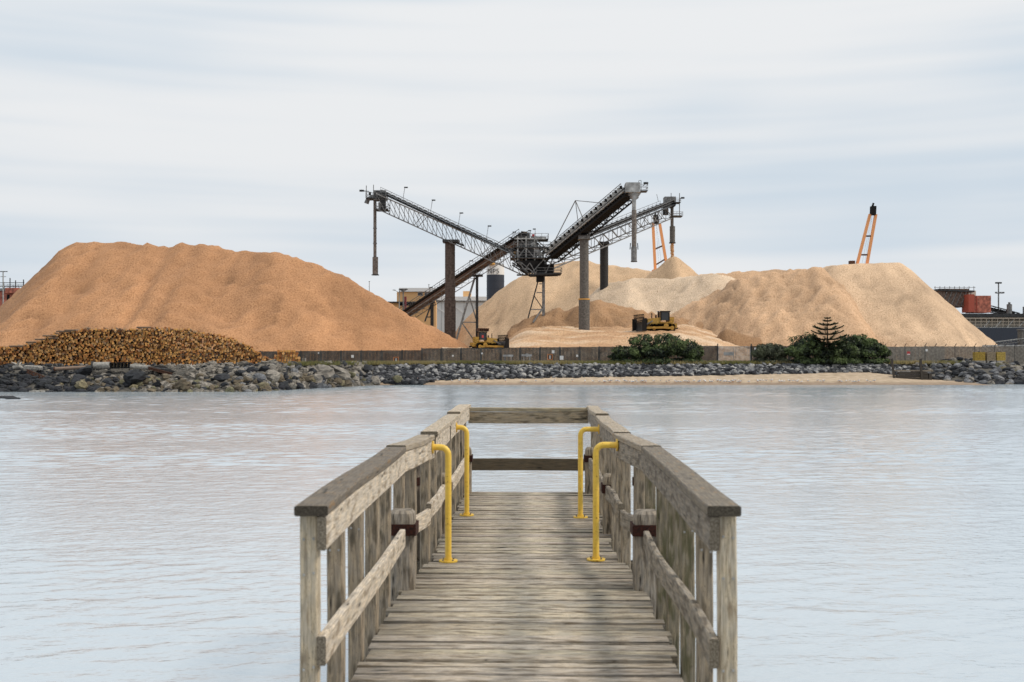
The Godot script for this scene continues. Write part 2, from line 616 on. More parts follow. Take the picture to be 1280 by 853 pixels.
# ---------------------------------------------------------------- land and water
const SX := [-400.0, -27.0, -23.0, -18.0, -11.0, 5.0, 30.0, 50.0, 56.0, 60.0, 63.5, 400.0]
const TOE := [117.0, 117.0, 130.0, 146.0, 150.5, 153.0, 156.0, 158.0, 157.0, 154.0, 151.0, 150.0]
const TOEH := [0.0, 0.0, 0.0, 0.2, 0.45, 0.75, 1.1, 1.5, 0.8, 0.3, 0.0, 0.0]
const TX := [-400.0, -27.0, -22.0, -16.0, -10.0, 60.0, 400.0]
const TOP := [126.0, 127.0, 140.0, 156.0, 159.0, 163.0, 163.0]
const GROUND := 2.65

func height(x: float, d: float) -> float:
	var toe := piece(x, SX, TOE)
	var top := piece(x, TX, TOP)
	var th := piece(x, SX, TOEH)
	if d >= top: return GROUND
	if d >= toe: return lerpf(th, GROUND, (d - toe) / (top - toe))
	var slope := 0.35 if th < 0.12 else th / maxf(toe - 147.5, 1.0)
	return maxf(th - (toe - d) * slope, -2.5)

func sheet(xs: Array, ds: Array, fn: Callable, colf = null) -> ArrayMesh:
	var st = begin()
	for d in ds:
		for x in xs:
			st.set_uv(Vector2(x, d) * 0.1)
			if colf != null: st.set_color(colf.call(x, d))
			st.add_vertex(Vector3(x, fn.call(x, d), -d))
	var n = xs.size()
	for j in ds.size() - 1:
		for i in n - 1:
			var a = j * n + i
			for k in [a, a + n, a + n + 1, a, a + n + 1, a + 1]: st.add_index(k)
	st.generate_normals()
	return st.commit()

func terrain() -> void:
	var xs = [-3500.0, -900.0, -400.0]
	var x = -160.0
	while x <= 160.0:
		xs.append(x)
		x += 1.6
	xs.append_array([400.0, 900.0, 3500.0])
	var ds = []
	var d = 104.0
	while d < 168.0:
		ds.append(d)
		d += 1.0
	ds.append_array([168.0, 190.0, 260.0, 400.0, 900.0, 2000.0, 4500.0])
	var nz = noise(81, 0.15, 3)
	struct("ground", sheet(xs, ds, func(a, b): return height(a, b) + (0.0 if b > 165 else 0.12 * nz.get_noise_2d(a, b))), M.soil)
	# the sand
	xs = []
	x = -24.0
	while x <= 66.0:
		xs.append(x)
		x += 1.0
	ds = []
	d = 142.0
	while d < 160.0:
		ds.append(d)
		d += 0.6
	var bn = noise(82, 0.3, 3)
	struct("beach", sheet(xs, ds, func(a, b): return minf(height(a, b), piece(a, SX, TOEH) + 0.1) + 0.09 + 0.05 * bn.get_noise_2d(a * 0.4, b),
		func(a, b):
			var h = height(a, b)
			var wet = clampf(1.0 - (h - 0.05) / 0.30, 0.0, 1.0)
			var c = Color(1, 1, 1).lerp(Color(0.52, 0.47, 0.45), wet * 0.85) * (1.0 + 0.15 * bn.get_noise_2d(a * 0.2, b * 2.0))
			c.a = 1.0
			return c), M.sand)
	bay()

# the bay: one sheet of real ripples, finest near the jetty; calmer lanes between ruffled ones
func bay() -> void:
	var n1 := noise(83, 0.85, 3)
	var n2 := noise(84, 1.0, 2)
	var n3 := noise(85, 0.035, 3)
	var st := begin()
	var base := 0
	# [x from, x to, step, d from, d to, step]
	for z in [[-34.0, 34.0, 0.17, 5.0, 34.0, 0.13], [-56.0, 56.0, 0.34, 34.0, 74.0, 0.22], [-84.0, 84.0, 0.6, 74.0, 150.0, 0.36]]:
		var nx := int(round((z[1] - z[0]) / z[2]))
		var nd := int(round((z[4] - z[3]) / z[5]))
		var ex: float = (z[1] - z[0]) / nx
		var ed: float = (z[4] - z[3]) / nd
		for j in nd + 1:
			var d: float = z[3] + j * ed
			for i in nx + 1:
				var x: float = z[0] + i * ex
				var calm := clampf(0.72 + 1.2 * n3.get_noise_2d(x * 0.35, d * 1.7), 0.38, 1.05)
				var a := smoothstep(24.0, 34.0, d)
				var b := smoothstep(58.0, 74.0, d)
				var small := 0.0
				if a < 1.0: small += (1.0 - a) * 0.021 * n2.get_noise_2d(x * 1.2, d * 2.6)
				if a > 0.0 and b < 1.0: small += a * (1.0 - b) * 0.040 * n2.get_noise_2d(x * 0.8, d * 1.7)
				if b > 0.0: small += b * 0.050 * n2.get_noise_2d(x * 0.5, d * 1.05)
				var edge := clampf((150.0 - d) / 6.0, 0.0, 1.0)
				st.add_vertex(Vector3(x, calm * edge * (0.017 * n1.get_noise_2d(x * 0.42 + d * 0.06, d) + small), -d))
		var n := nx + 1
		for j in nd:
			for i in nx:
				var a := base + j * n + i
				st.add_index(a); st.add_index(a + n); st.add_index(a + n + 1)
				st.add_index(a); st.add_index(a + n + 1); st.add_index(a + 1)
		base += n * (nd + 1)
	# the open water beside, behind and under the shore
	for z in [[-3500.0, -34.0, 5.0, 34.0], [34.0, 3500.0, 5.0, 34.0], [-3500.0, -56.0, 34.0, 74.0], [56.0, 3500.0, 34.0, 74.0], [-3500.0, -84.0, 74.0, 165.0], [84.0, 3500.0, 74.0, 165.0], [-3500.0, 3500.0, -150.0, 5.0], [-84.0, 84.0, 150.0, 165.0]]:
		for v in [[z[0], z[2]], [z[1], z[2]], [z[0], z[3]], [z[1], z[3]]]: st.add_vertex(Vector3(v[0], 0, -v[1]))
		for k in [0, 2, 3, 0, 3, 1]: st.add_index(base + k)
		base += 4
	st.generate_normals()
	struct("water", st.commit(), M.water)

# ---------------------------------------------------------------- woodchip piles
# outline: points of the photograph along the crest, put at distance zc; slopes fall away in front and behind
func pile(label: String, outline: Array, zc: float, flat: float, slope: float, mt: Material, base: float, seed_: int, rough := 0.35, step := 0.9, tint = null) -> void:
	var xs = []
	var ys = []
	var top = 0.0
	for p in outline:
		var v = W(p[0], p[1], zc)
		xs.append(v.x)
		ys.append(v.y)
		top = maxf(top, v.y)
	var reach = (top - base) / slope + flat + 2.0
	var nx = int((xs[-1] - xs[0]) / step) + 1
	var nd = int(2.0 * reach / step) + 1
	var n1 = noise(seed_, 0.09, 5)
	var n2 = noise(seed_ + 1, 0.35, 3)
	var n3 = noise(seed_ + 2, 0.05, 3)
	var o = thing("woodchip_pile", label, "woodchip pile", Vector3((xs[0] + xs[-1]) * 0.5, base, -zc))
	var st = begin()
	var hs = PackedFloat32Array()
	for j in nd + 1:
		var d = zc - reach + j * step
		for i in nx + 1:
			var x: float = xs[0] + i * step
			var r = piece(x, xs, ys)
			# the crest wanders a little in depth
			var cz = zc + 2.0 * n3.get_noise_1d(x)
			var dz = maxf(absf(d - cz) - flat, 0.0)
			var soft = sqrt(dz * dz + 1.2) - 1.095
			var h = r - soft * slope * (1.0 + 0.12 * n3.get_noise_2d(x, d))
			# runnels down the face, ragged crest
			var run = n1.get_noise_2d(x * 2.4, d * 0.8)
			var fine = n2.get_noise_2d(x, d)
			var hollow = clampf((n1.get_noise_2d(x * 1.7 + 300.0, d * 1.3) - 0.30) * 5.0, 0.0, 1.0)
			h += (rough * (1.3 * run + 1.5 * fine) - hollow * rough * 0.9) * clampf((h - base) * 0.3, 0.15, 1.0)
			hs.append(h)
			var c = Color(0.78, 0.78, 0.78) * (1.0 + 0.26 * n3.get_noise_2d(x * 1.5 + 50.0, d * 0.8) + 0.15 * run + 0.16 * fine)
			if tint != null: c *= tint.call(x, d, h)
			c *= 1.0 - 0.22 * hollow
			c.a = 1.0
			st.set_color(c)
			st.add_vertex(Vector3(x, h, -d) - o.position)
	var n = nx + 1
	for j in nd:
		for i in nx:
			var a = j * n + i
			if maxf(maxf(hs[a], hs[a + 1]), maxf(hs[a + n], hs[a + n + 1])) < base - 0.6: continue
			for k in [a, a + n, a + n + 1, a, a + n + 1, a + 1]: st.add_index(k)
	st.generate_normals()
	part("chip_heap", st.commit(), mt, o)

func apron_height(x: float, d: float) -> float:
	var h := piece(d, [168.0, 174.0, 185.0, 207.0, 240.0, 262.0], [2.4, 4.5, 5.9, 8.6, 11.3, 12.0])
	var px := 640.0 + x / d * F
	h = lerpf(minf(h, 4.95), h, smoothstep(612.0, 665.0, px))
	h = lerpf(2.0, h, smoothstep(500.0, 560.0, px))
	return lerpf(h, 3.0, smoothstep(845.0, 1010.0, px))

func piles() -> void:
	pile("tallest orange brown woodchip pile behind the log stack at the left", [[-260, 446], [-120, 428], [-60, 422], [2, 398], [44, 359], [80, 323], [94, 311], [106, 304.5], [120, 304], [133, 307], [160, 305], [185, 308], [205, 310], [220, 314], [235, 307.5], [250, 311], [262, 307], [280, 313], [300, 316], [330, 318], [352, 320], [372, 325], [400, 334], [428, 346], [455, 361], [480, 376], [510, 395], [535, 407], [560, 420], [585, 436], [603, 452]], 215.0, 4.0, 0.66, M.chip_orange, 2.3, 101, 0.34, 0.8)
	pile("wide pale woodchip pile behind the conveyor tower", [[556, 452], [573, 410], [590, 393], [612, 375], [640, 353], [665, 341], [690, 333], [715, 328], [735, 329], [760, 334], [800, 339], [835, 343], [870, 345], [900, 344], [930, 343], [965, 343], [1000, 350], [1080, 400], [1120, 440]], 318.0, 5.0, 0.64, M.chip_mid, 2.3, 111, 0.3, 1.1)
	pile("small pointed woodchip cone below the rear conveyor chute", [[752, 405], [785, 366], [808, 346], [824, 333], [836, 322.5], [842, 319.5], [849, 323], [864, 336], [880, 349], [905, 368], [940, 400]], 297.0, 0.3, 0.72, M.chip_mid, 2.3, 121, 0.14, 0.9)
	pile("palest fresh woodchip pile with flat top between both dark columns and the right pile", [[712, 405], [735, 372], [748, 360], [765, 354], [790, 350], [815, 349], [845, 350], [870, 346], [895, 345], [910, 347], [922, 354], [950, 376], [1000, 410]], 262.0, 3.0, 0.60, M.chip_fresh, 2.3, 131, 0.34, 0.8)
	pile("bright tan woodchip pile with a smooth steep right face behind the pale fence", [[940, 440], [975, 400], [1005, 358], [1022, 338], [1036, 333], [1060, 331.3], [1085, 330], [1108, 329.6], [1120, 330.5], [1128, 337], [1150, 356], [1180, 381], [1210, 405.5], [1240, 430], [1262, 449]], 246.0, 2.5, 0.66, M.chip_pale, 2.3, 141, 0.14, 0.8)
	pile("rough brownish woodchip slope left of the bright steep face", [[770, 432], [800, 411], [825, 400], [848, 388.5], [875, 377], [900, 363], [918, 352.5], [940, 346], [975, 342.5], [1005, 339.5], [1025, 339], [1040, 349], [1058, 374], [1076, 404], [1094, 436]], 232.0, 2.0, 0.56, M.chip_tan, 2.3, 145, 0.62, 0.7)
	pile("low far woodchip ridge between the pointed cone and the rough slope", [[835, 400], [862, 362], [885, 348], [905, 343.5], [918, 342], [940, 340.5], [965, 338.5], [1000, 337], [1030, 340], [1060, 360], [1090, 400]], 276.0, 2.0, 0.62, M.chip_tan, 2.3, 147, 0.34, 0.9)
	pile("low dark brown woodchip mound around the foot of the grey column", [[622, 440], [634, 416], [648, 405], [666, 394], [690, 391], [712, 387], [732, 380], [752, 376], [772, 384], [800, 390], [830, 397], [870, 401], [900, 408], [930, 425]], 228.0, 1.5, 0.62, M.chip_brown, 2.3, 151, 0.62, 0.7)
	pile("low dark cut bank of chips at the foot of the tan pile", [[893, 430], [899, 417], [905, 411], [930, 418], [960, 424], [988, 432]], 207.0, 0.2, 1.3, M.chip_brown, 2.3, 171, 0.2, 0.5)
	# the driven-on chips in front
	var o = thing("woodchip_ramp", "broad low ramp of driven-over orange chips that carries both bulldozers", "woodchip ramp", Vector3(20, 2.3, -200))
	var n1 = noise(161, 0.11, 4)
	var n2 = noise(162, 0.5, 3)
	var xs = []
	var x = -22.0
	while x <= 75.0:
		xs.append(x)
		x += 0.8
	var ds = []
	var d = 168.0
	while d <= 262.0:
		ds.append(d)
		d += 0.8
	var m = sheet(xs, ds, func(a, b): return apron_height(a, b) + (0.95 * n1.get_noise_2d(a * 0.6 + b * 0.35, b * 1.3) + 0.22 * n2.get_noise_2d(a, b)) * smoothstep(168.0, 178.0, b),
		func(a, b):
			var k = n1.get_noise_2d(a * 0.35 + b * 0.2 + 70.0, b * 1.6)
			var c = Color(0.80, 0.655, 0.53).lerp(Color(0.90, 0.86, 0.83), clampf(k * 2.8, 0.0, 0.85)).lerp(Color(0.60, 0.44, 0.32), clampf(-k * 2.4, 0.0, 0.75))
			c.a = 1.0
			return c)
	part("driven_chips", m, M.chip_apron, o, Transform3D(Basis(), -o.position))

# ---------------------------------------------------------------- fence, gate, signs
func fence_panel(l: float, h: float) -> ArrayMesh:      # upright boards with a groove between each two
	var st = begin()
	var n = int(l / 0.2)
	var w = l / n
	for i in n:
		var dz = rng.randf_range(-0.012, 0.012)
		add_box(st, Vector3((i + 0.5) * w, h * 0.5 + rng.randf_range(-0.02, 0.02), dz), Vector3(w - 0.018, h, 0.03))
	return st.commit()

func fence_run(o: Node3D, x0: float, x1: float, d0: float, d1: float, base0: float, base1: float, top0: float, top1: float, mt: Material, arms := false) -> void:
	var n = maxi(1, int(round((x1 - x0) / 3.0)))
	for i in n:
		var t = float(i) / n
		var t2 = float(i + 1) / n
		var a = Vector3(lerpf(x0, x1, t), lerpf(base0, base1, t), -lerpf(d0, d1, t))
		var b = Vector3(lerpf(x0, x1, t2), lerpf(base0, base1, t2), -lerpf(d0, d1, t2))
		var h = lerpf(top0, top1, t + 0.5 / n) - a.y
		var dir = b - a
		dir.y = 0
		part("panel", fence_panel(dir.length() - 0.1, h), mt, o, Transform3D(Basis(Vector3.UP, atan2(-dir.z, dir.x)), a + dir.normalized() * 0.05))
		bar("post", a + Vector3(0, -0.4, -0.05), a + Vector3(0, h + 0.08, -0.05), 0.12, 0.12, M.fence_dark, o)
		if arms:
			for k in 2:
				var p = a.lerp(b, k * 0.5) + Vector3(0, h + (0.02 if k else 0.08), -0.02)
				bar("wire_arm", p, p + Vector3(0.16, 0.38, 0.22), 0.07, 0.07, M.steel_dark, o)

func fence_line() -> void:
	var f = thing("fence", "dark weathered board fence running from the log stack to the step below the bulldozer", "fence", Vector3(-26, GROUND, -166))
	var inv = Transform3D(Basis(), -f.position)
	var h = Node3D.new()
	fence_into(f, [-62.0, -13.4, 168.0, 167.0, 2.3, 2.4, 4.35, 4.7], M.fence_dark, false)
	h.free()
	f = thing("fence", "dark board fence with higher top running from the step to the wire gate", "fence", Vector3(8, GROUND, -166))
	fence_into(f, [-13.4, 30.5, 166.0, 166.0, 2.5, 2.5, 4.95, 5.35], M.fence_dark, false)
	f = thing("fence", "short dark fence between the wire gate and the bushes", "fence", Vector3(45, GROUND, -166))
	fence_into(f, [35.4, 55.4, 166.0, 166.0, 2.5, 2.5, 5.3, 5.25], M.fence_dark, false)
	f = thing("fence", "pale grey board fence with wire arms along the foot of the tan pile", "fence", Vector3(68, GROUND, -167))
	fence_into(f, [55.6, 65.0, 167.0, 168.0, 2.5, 2.5, 5.2, 5.3], M.fence_pale, true)
	fence_into(f, [65.0, 120.0, 172.0, 172.0, 2.5, 2.5, 5.3, 5.3], M.fence_pale, true)
	# wire gate
	var g = thing("gate", "double gate of pale wire mesh in the dark fence", "gate", Vector3(33, GROUND, -166))
	for k in 2:
		var xa = -2.4 + k * 2.42
		var leaf = part("gate_leaf", frame_mesh(2.36, 2.5, 0.08), M.steel_pale, g, Transform3D(Basis(), Vector3(xa, 0.1, 0)))
		part("wire_mesh", mesh_wires(2.3, 2.4, 0.11), M.steel_pale, leaf, Transform3D(Basis(), Vector3(0.03, 0.05, 0)))
	for xx in [-2.5, 2.5]: bar("gate_post", Vector3(xx, -0.3, 0), Vector3(xx, 3.0, 0), 0.14, 0.14, M.steel_dark, g)
	box("notice_plate", Vector3(-0.9, 1.5, 0.08), Vector3(1.5, 0.5, 0.02), M.grey_white, g)
	# signs on and before the fence
	framed_marker(495, 450, 162.0, "orange framed marker with a white stripe at the foot of the lower fence")
	framed_marker(687.5, 446.5, 162.0, "orange framed marker with a white stripe below the higher fence")
	board_sign(635, 447, 162.0, 13.0, false, "long white notice board on two legs before the fence, plain one")
	board_sign(658.5, 446.5, 162.0, 13.0, true, "long white notice board on two legs with round plate in its middle")
	var small = [[440.5, 445.7, 3.2, "small white sign high on the lower fence, right of the log stack"], [398, 441.5, 1.6, "tiny white plate on the top edge of the lower fence"], [566, 445, 2.0, "narrow white plate on the fence below the toe of the orange pile"], [602.5, 442, 2.0, "narrow white plate on the fence below the left bulldozer"], [691.5, 440, 3.4, "small white sign on the fence just above the second orange frame"], [702, 447.5, 4.6, "larger white sign low on the fence left of the big bush"], [721.5, 445, 2.4, "tiny tilted white plate on the fence nearest the big bush"], [945, 437, 4.0, "white square sign on the dark fence beside the wire gate"], [1158.5, 438, 2.6, "small white sign on the pale grey fence"]]
	for s in small:
		sign_plate(s[0], s[1], s[2], M.white_paint, s[3])
	sign_plate(1136, 441.8, 4.0, M.red_paint, "red and white warning sign on the pale grey fence", true)
	for k in 3:
		var p = W(434 + k * 8, 455.5, 161.0)
		var bl = thing("concrete_block", ["leftmost of three low yellowish blocks at the foot of the lower fence", "middle of three low yellowish blocks at the foot of the lower fence", "rightmost of three low yellowish blocks at the foot of the lower fence"][k], "block", Vector3(p.x, GROUND - 0.1, p.z), 0, "low yellowish blocks before the fence")
		part("block_body", prism_block(0.85, 0.55, 0.6), mat(lin(0.45, 0.38, 0.16), 0.9), bl)

func fence_into(o: Node3D, v: Array, mt: Material, arms: bool) -> void:
	var p = o.position
	fence_run(o, v[0] - p.x, v[1] - p.x, v[2] + p.z, v[3] + p.z, v[4] - p.y, v[5] - p.y, v[6] - p.y, v[7] - p.y, mt, arms)

func frame_mesh(w: float, h: float, t: float) -> ArrayMesh:
	var st = begin()
	add_box(st, Vector3(w * 0.5, t * 0.5, 0), Vector3(w, t, t))
	add_box(st, Vector3(w * 0.5, h - t * 0.5, 0), Vector3(w, t, t))
	add_box(st, Vector3(t * 0.5, h * 0.5, 0), Vector3(t, h - 2 * t, t))
	add_box(st, Vector3(w - t * 0.5, h * 0.5, 0), Vector3(t, h - 2 * t, t))
	return st.commit()

func mesh_wires(w: float, h: float, gap: float) -> ArrayMesh:
	var st = begin()
	var x = gap
	while x < w:
		add_box(st, Vector3(x, h * 0.5, 0), Vector3(0.06, h, 0.02))
		x += gap
	var y = gap
	while y < h:
		add_box(st, Vector3(w * 0.5, y, 0.021), Vector3(w, 0.03, 0.02))
		y += gap
	return st.commit()

func prism_block(l: float, h: float, w: float) -> ArrayMesh:     # jersey-like block, narrower at its top
	var st = begin()
	var b = [Vector3(-l / 2, 0, w / 2), Vector3(l / 2, 0, w / 2), Vector3(l / 2, 0, -w / 2), Vector3(-l / 2, 0, -w / 2)]
	var t = []
	for v in b: t.append(Vector3(v.x * 0.97, h, v.z * 0.72))
	for i in 4:
		var j = (i + 1) % 4
		quad(st, b[i], t[i], t[j], b[j])
	quad(st, t[0], t[3], t[2], t[1])
	return st.commit()

func framed_marker(px: float, py: float, d: float, label: String) -> void:
	var p = W(px, py, d)
	var o = thing("marker_frame", label, "marker", Vector3(p.x, GROUND - 0.1, p.z), 0, "orange framed markers along the fence")
	var y = p.y - o.position.y
	part("frame", frame_mesh(0.78, 0.86, 0.13), mat(lin(0.42, 0.16, 0.06), 0.7), o, Transform3D(Basis(), Vector3(-0.39, y - 0.43, 0)))
	box("dark_plate", Vector3(0, y, -0.03), Vector3(0.5, 0.58, 0.02), M.steel_dark, o)
	box("white_stripe", Vector3(0, y - 0.02, 0.0), Vector3(0.14, 0.5, 0.03), M.white_paint, o)
	for s in [-0.33, 0.33]: bar("leg", Vector3(s, 0, 0), Vector3(s, y - 0.43, 0), 0.1, 0.1, M.fence_dark, o)

func board_sign(px: float, py: float, d: float, wpx: float, disc: bool, label: String) -> void:
	var p = W(px, py, d)
	var o = thing("notice_board", label, "notice board", Vector3(p.x, GROUND - 0.1, p.z))
	var w = wpx / F * d
	var y = p.y - o.position.y + 0.25
	box("panel", Vector3(0, y, 0), Vector3(w, 0.28, 0.05), M.grey_white, o)
	for s in [-0.3, 0.3]: bar("leg", Vector3(s * w, 0, -0.04), Vector3(s * w, y + 0.14, -0.04), 0.08, 0.08, M.grey_white, o)
	if disc:
		part("round_plate", unit_rod, M.grey_white, o, Transform3D(Basis(Vector3(0.52, 0, 0), Vector3(0, 0, 0.04), Vector3(0, -0.52, 0)), Vector3(0.05, y + 0.02, 0.06)))

func sign_plate(px: float, py: float, wpx: float, mt: Material, label: String, half := false) -> void:
	var d = 165.85
	var p = W(px, py, d)
	var w = wpx / F * d
	var o = thing("sign_plate", label, "sign", p)
	box("plate", Vector3.ZERO, Vector3(w, w * 1.1, 0.03), mt, o)
	for s in [-0.36, 0.36]: box("screw", Vector3(0, s * w, 0.02), Vector3(0.03, 0.03, 0.02), M.steel_dark, o)
	if half: box("white_band", Vector3(0, -w * 0.34, 0.018), Vector3(w * 0.9, w * 0.28, 0.012), M.white_paint, o)

# ---------------------------------------------------------------- conveyors
# lattice girder: a, b are the middles of its bottom at both ends; upright
func truss(o: Node3D, a: Vector3, b: Vector3, w: float, ha: float, hb: float, n: int, mt: Material, chord := 0.24, brace := 0.13) -> void:
	var dir = (b - a).normalized()
	var s = Vector3.UP.cross(dir).normalized() * (w * 0.5)
	for k in [-1.0, 1.0]:
		bar("bottom_chord", a + s * k, b + s * k, chord, chord, mt, o)
		bar("top_chord", a + s * k + Vector3.UP * ha, b + s * k + Vector3.UP * hb, chord, chord * 1.3, M.steel_pale, o)
	for i in n + 1:
		var t = float(i) / n
		var p = a.lerp(b, t)
		var h = lerpf(ha, hb, t)
		for k in [-1.0, 1.0]:
			bar("upright", p + s * k, p + s * k + Vector3.UP * h, brace, brace, mt, o)
			if i < n:
				var q = a.lerp(b, float(i + 1) / n)
				var h2 = lerpf(ha, hb, float(i + 1) / n)
				if i % 7 == 4: bar("diagonal", p + s * k, q + s * k + Vector3.UP * h2, brace, brace, mt, o)
				if true: bar("diagonal", p + s * k + Vector3.UP * h, q + s * k, brace, brace, mt, o)
		bar("cross_tie", p - s, p + s, brace, brace, mt, o)

func gallery(o: Node3D, a: Vector3, b: Vector3, w: float, n: int, mt_side: Material, pale_idlers := false, lamps := 0) -> void:
	# belt, idler frames and a hand rail along the top of a girder
	var dir = (b - a).normalized()
	var s = Vector3.UP.cross(dir).normalized()
	bar("belt", a + Vector3.UP * 0.75, b + Vector3.UP * 0.75, w * 0.55, 0.22, M.belt, o)
	bar("return_belt", a + Vector3.UP * 0.2, b + Vector3.UP * 0.2, w * 0.5, 0.12, M.belt, o)
	for k in [-1.0, 1.0]:
		if not pale_idlers: bar("walkway", a + s * (w * 0.62 * k) + Vector3.UP * 0.1, b + s * (w * 0.62 * k) + Vector3.UP * 0.1, w * 0.3, 0.07, M.steel_dark, o)
		bar("side_plate", a + s * (w * 0.36 * k) + Vector3.UP * 0.42, b + s * (w * 0.36 * k) + Vector3.UP * 0.42, 0.08, 0.3, mt_side, o)
		bar("hand_rail", a + s * (w * 0.62 * k) + Vector3.UP * 1.35, b + s * (w * 0.62 * k) + Vector3.UP * 1.35, 0.09, 0.09, M.steel, o)
		bar("knee_rail", a + s * (w * 0.62 * k) + Vector3.UP * 0.8, b + s * (w * 0.62 * k) + Vector3.UP * 0.8, 0.06, 0.06, M.steel, o)
	for i in n + 1:
		var p = a.lerp(b, float(i) / n)
		bar("idler_frame", p + s * (w * 0.34) + Vector3.UP * 0.92, p - s * (w * 0.34) + Vector3.UP * 0.92, 0.22 if not pale_idlers else 0.5, 0.14 if not pale_idlers else 0.34, M.steel_pale if pale_idlers else M.steel, o)
		for k in [-1.0, 1.0]:
			if pale_idlers: bar("idler_bracket", p + s * (w * 0.63 * k) + Vector3.UP * 0.35, p + s * (w * 0.63 * k) + Vector3.UP * 0.95, 0.1, 0.50, M.steel_pale if i % 2 else M.black_steel, o)
			bar("rail_post", p + s * (w * 0.62 * k), p + s * (w * 0.62 * k) + Vector3.UP * 1.35, 0.06, 0.06, M.steel, o)
	for i in lamps:
		var p = a.lerp(b, (i + 0.6) / lamps) + s * (w * 0.62)
		var top = p + Vector3(0.5, 3.4, 0)
		var l = bar("lamp_pole", p + Vector3.UP * 0.2, top, 0.09, 0.09, M.steel, o)
		box("lamp_head", top + Vector3(0.25, 0.05, 0), Vector3(0.75, 0.22, 0.4), M.steel_dark, o)

func cyl(called: String, a: Vector3, b: Vector3, r: float, mt: Material, parent: Node, sides := 20) -> MeshInstance3D:
	return pole(called, a, b, r, r, mt, parent, sides)

func rail_box(o: Node3D, c: Vector3, s: Vector3, mt: Material) -> void:   # a small railed platform
	box("platform", c, Vector3(s.x, 0.14, s.z), M.steel_dark, o)
	for kx in [-1.0, 1.0]:
		for h in [0.55, 1.1]: bar("guard_rail", c + Vector3(kx * s.x / 2, h, -s.z / 2), c + Vector3(kx * s.x / 2, h, s.z / 2), 0.07, 0.07, mt, o)
		for h in [0.55, 1.1]: bar("guard_rail", c + Vector3(-s.x / 2, h, kx * s.z / 2), c + Vector3(s.x / 2, h, kx * s.z / 2), 0.07, 0.07, mt, o)
		var n = maxi(1, int(s.x / 1.3))
		for i in n + 1:
			bar("guard_post", c + Vector3(-s.x / 2 + s.x * i / n, 0, kx * s.z / 2), c + Vector3(-s.x / 2 + s.x * i / n, 1.1, kx * s.z / 2), 0.07, 0.07, mt, o)

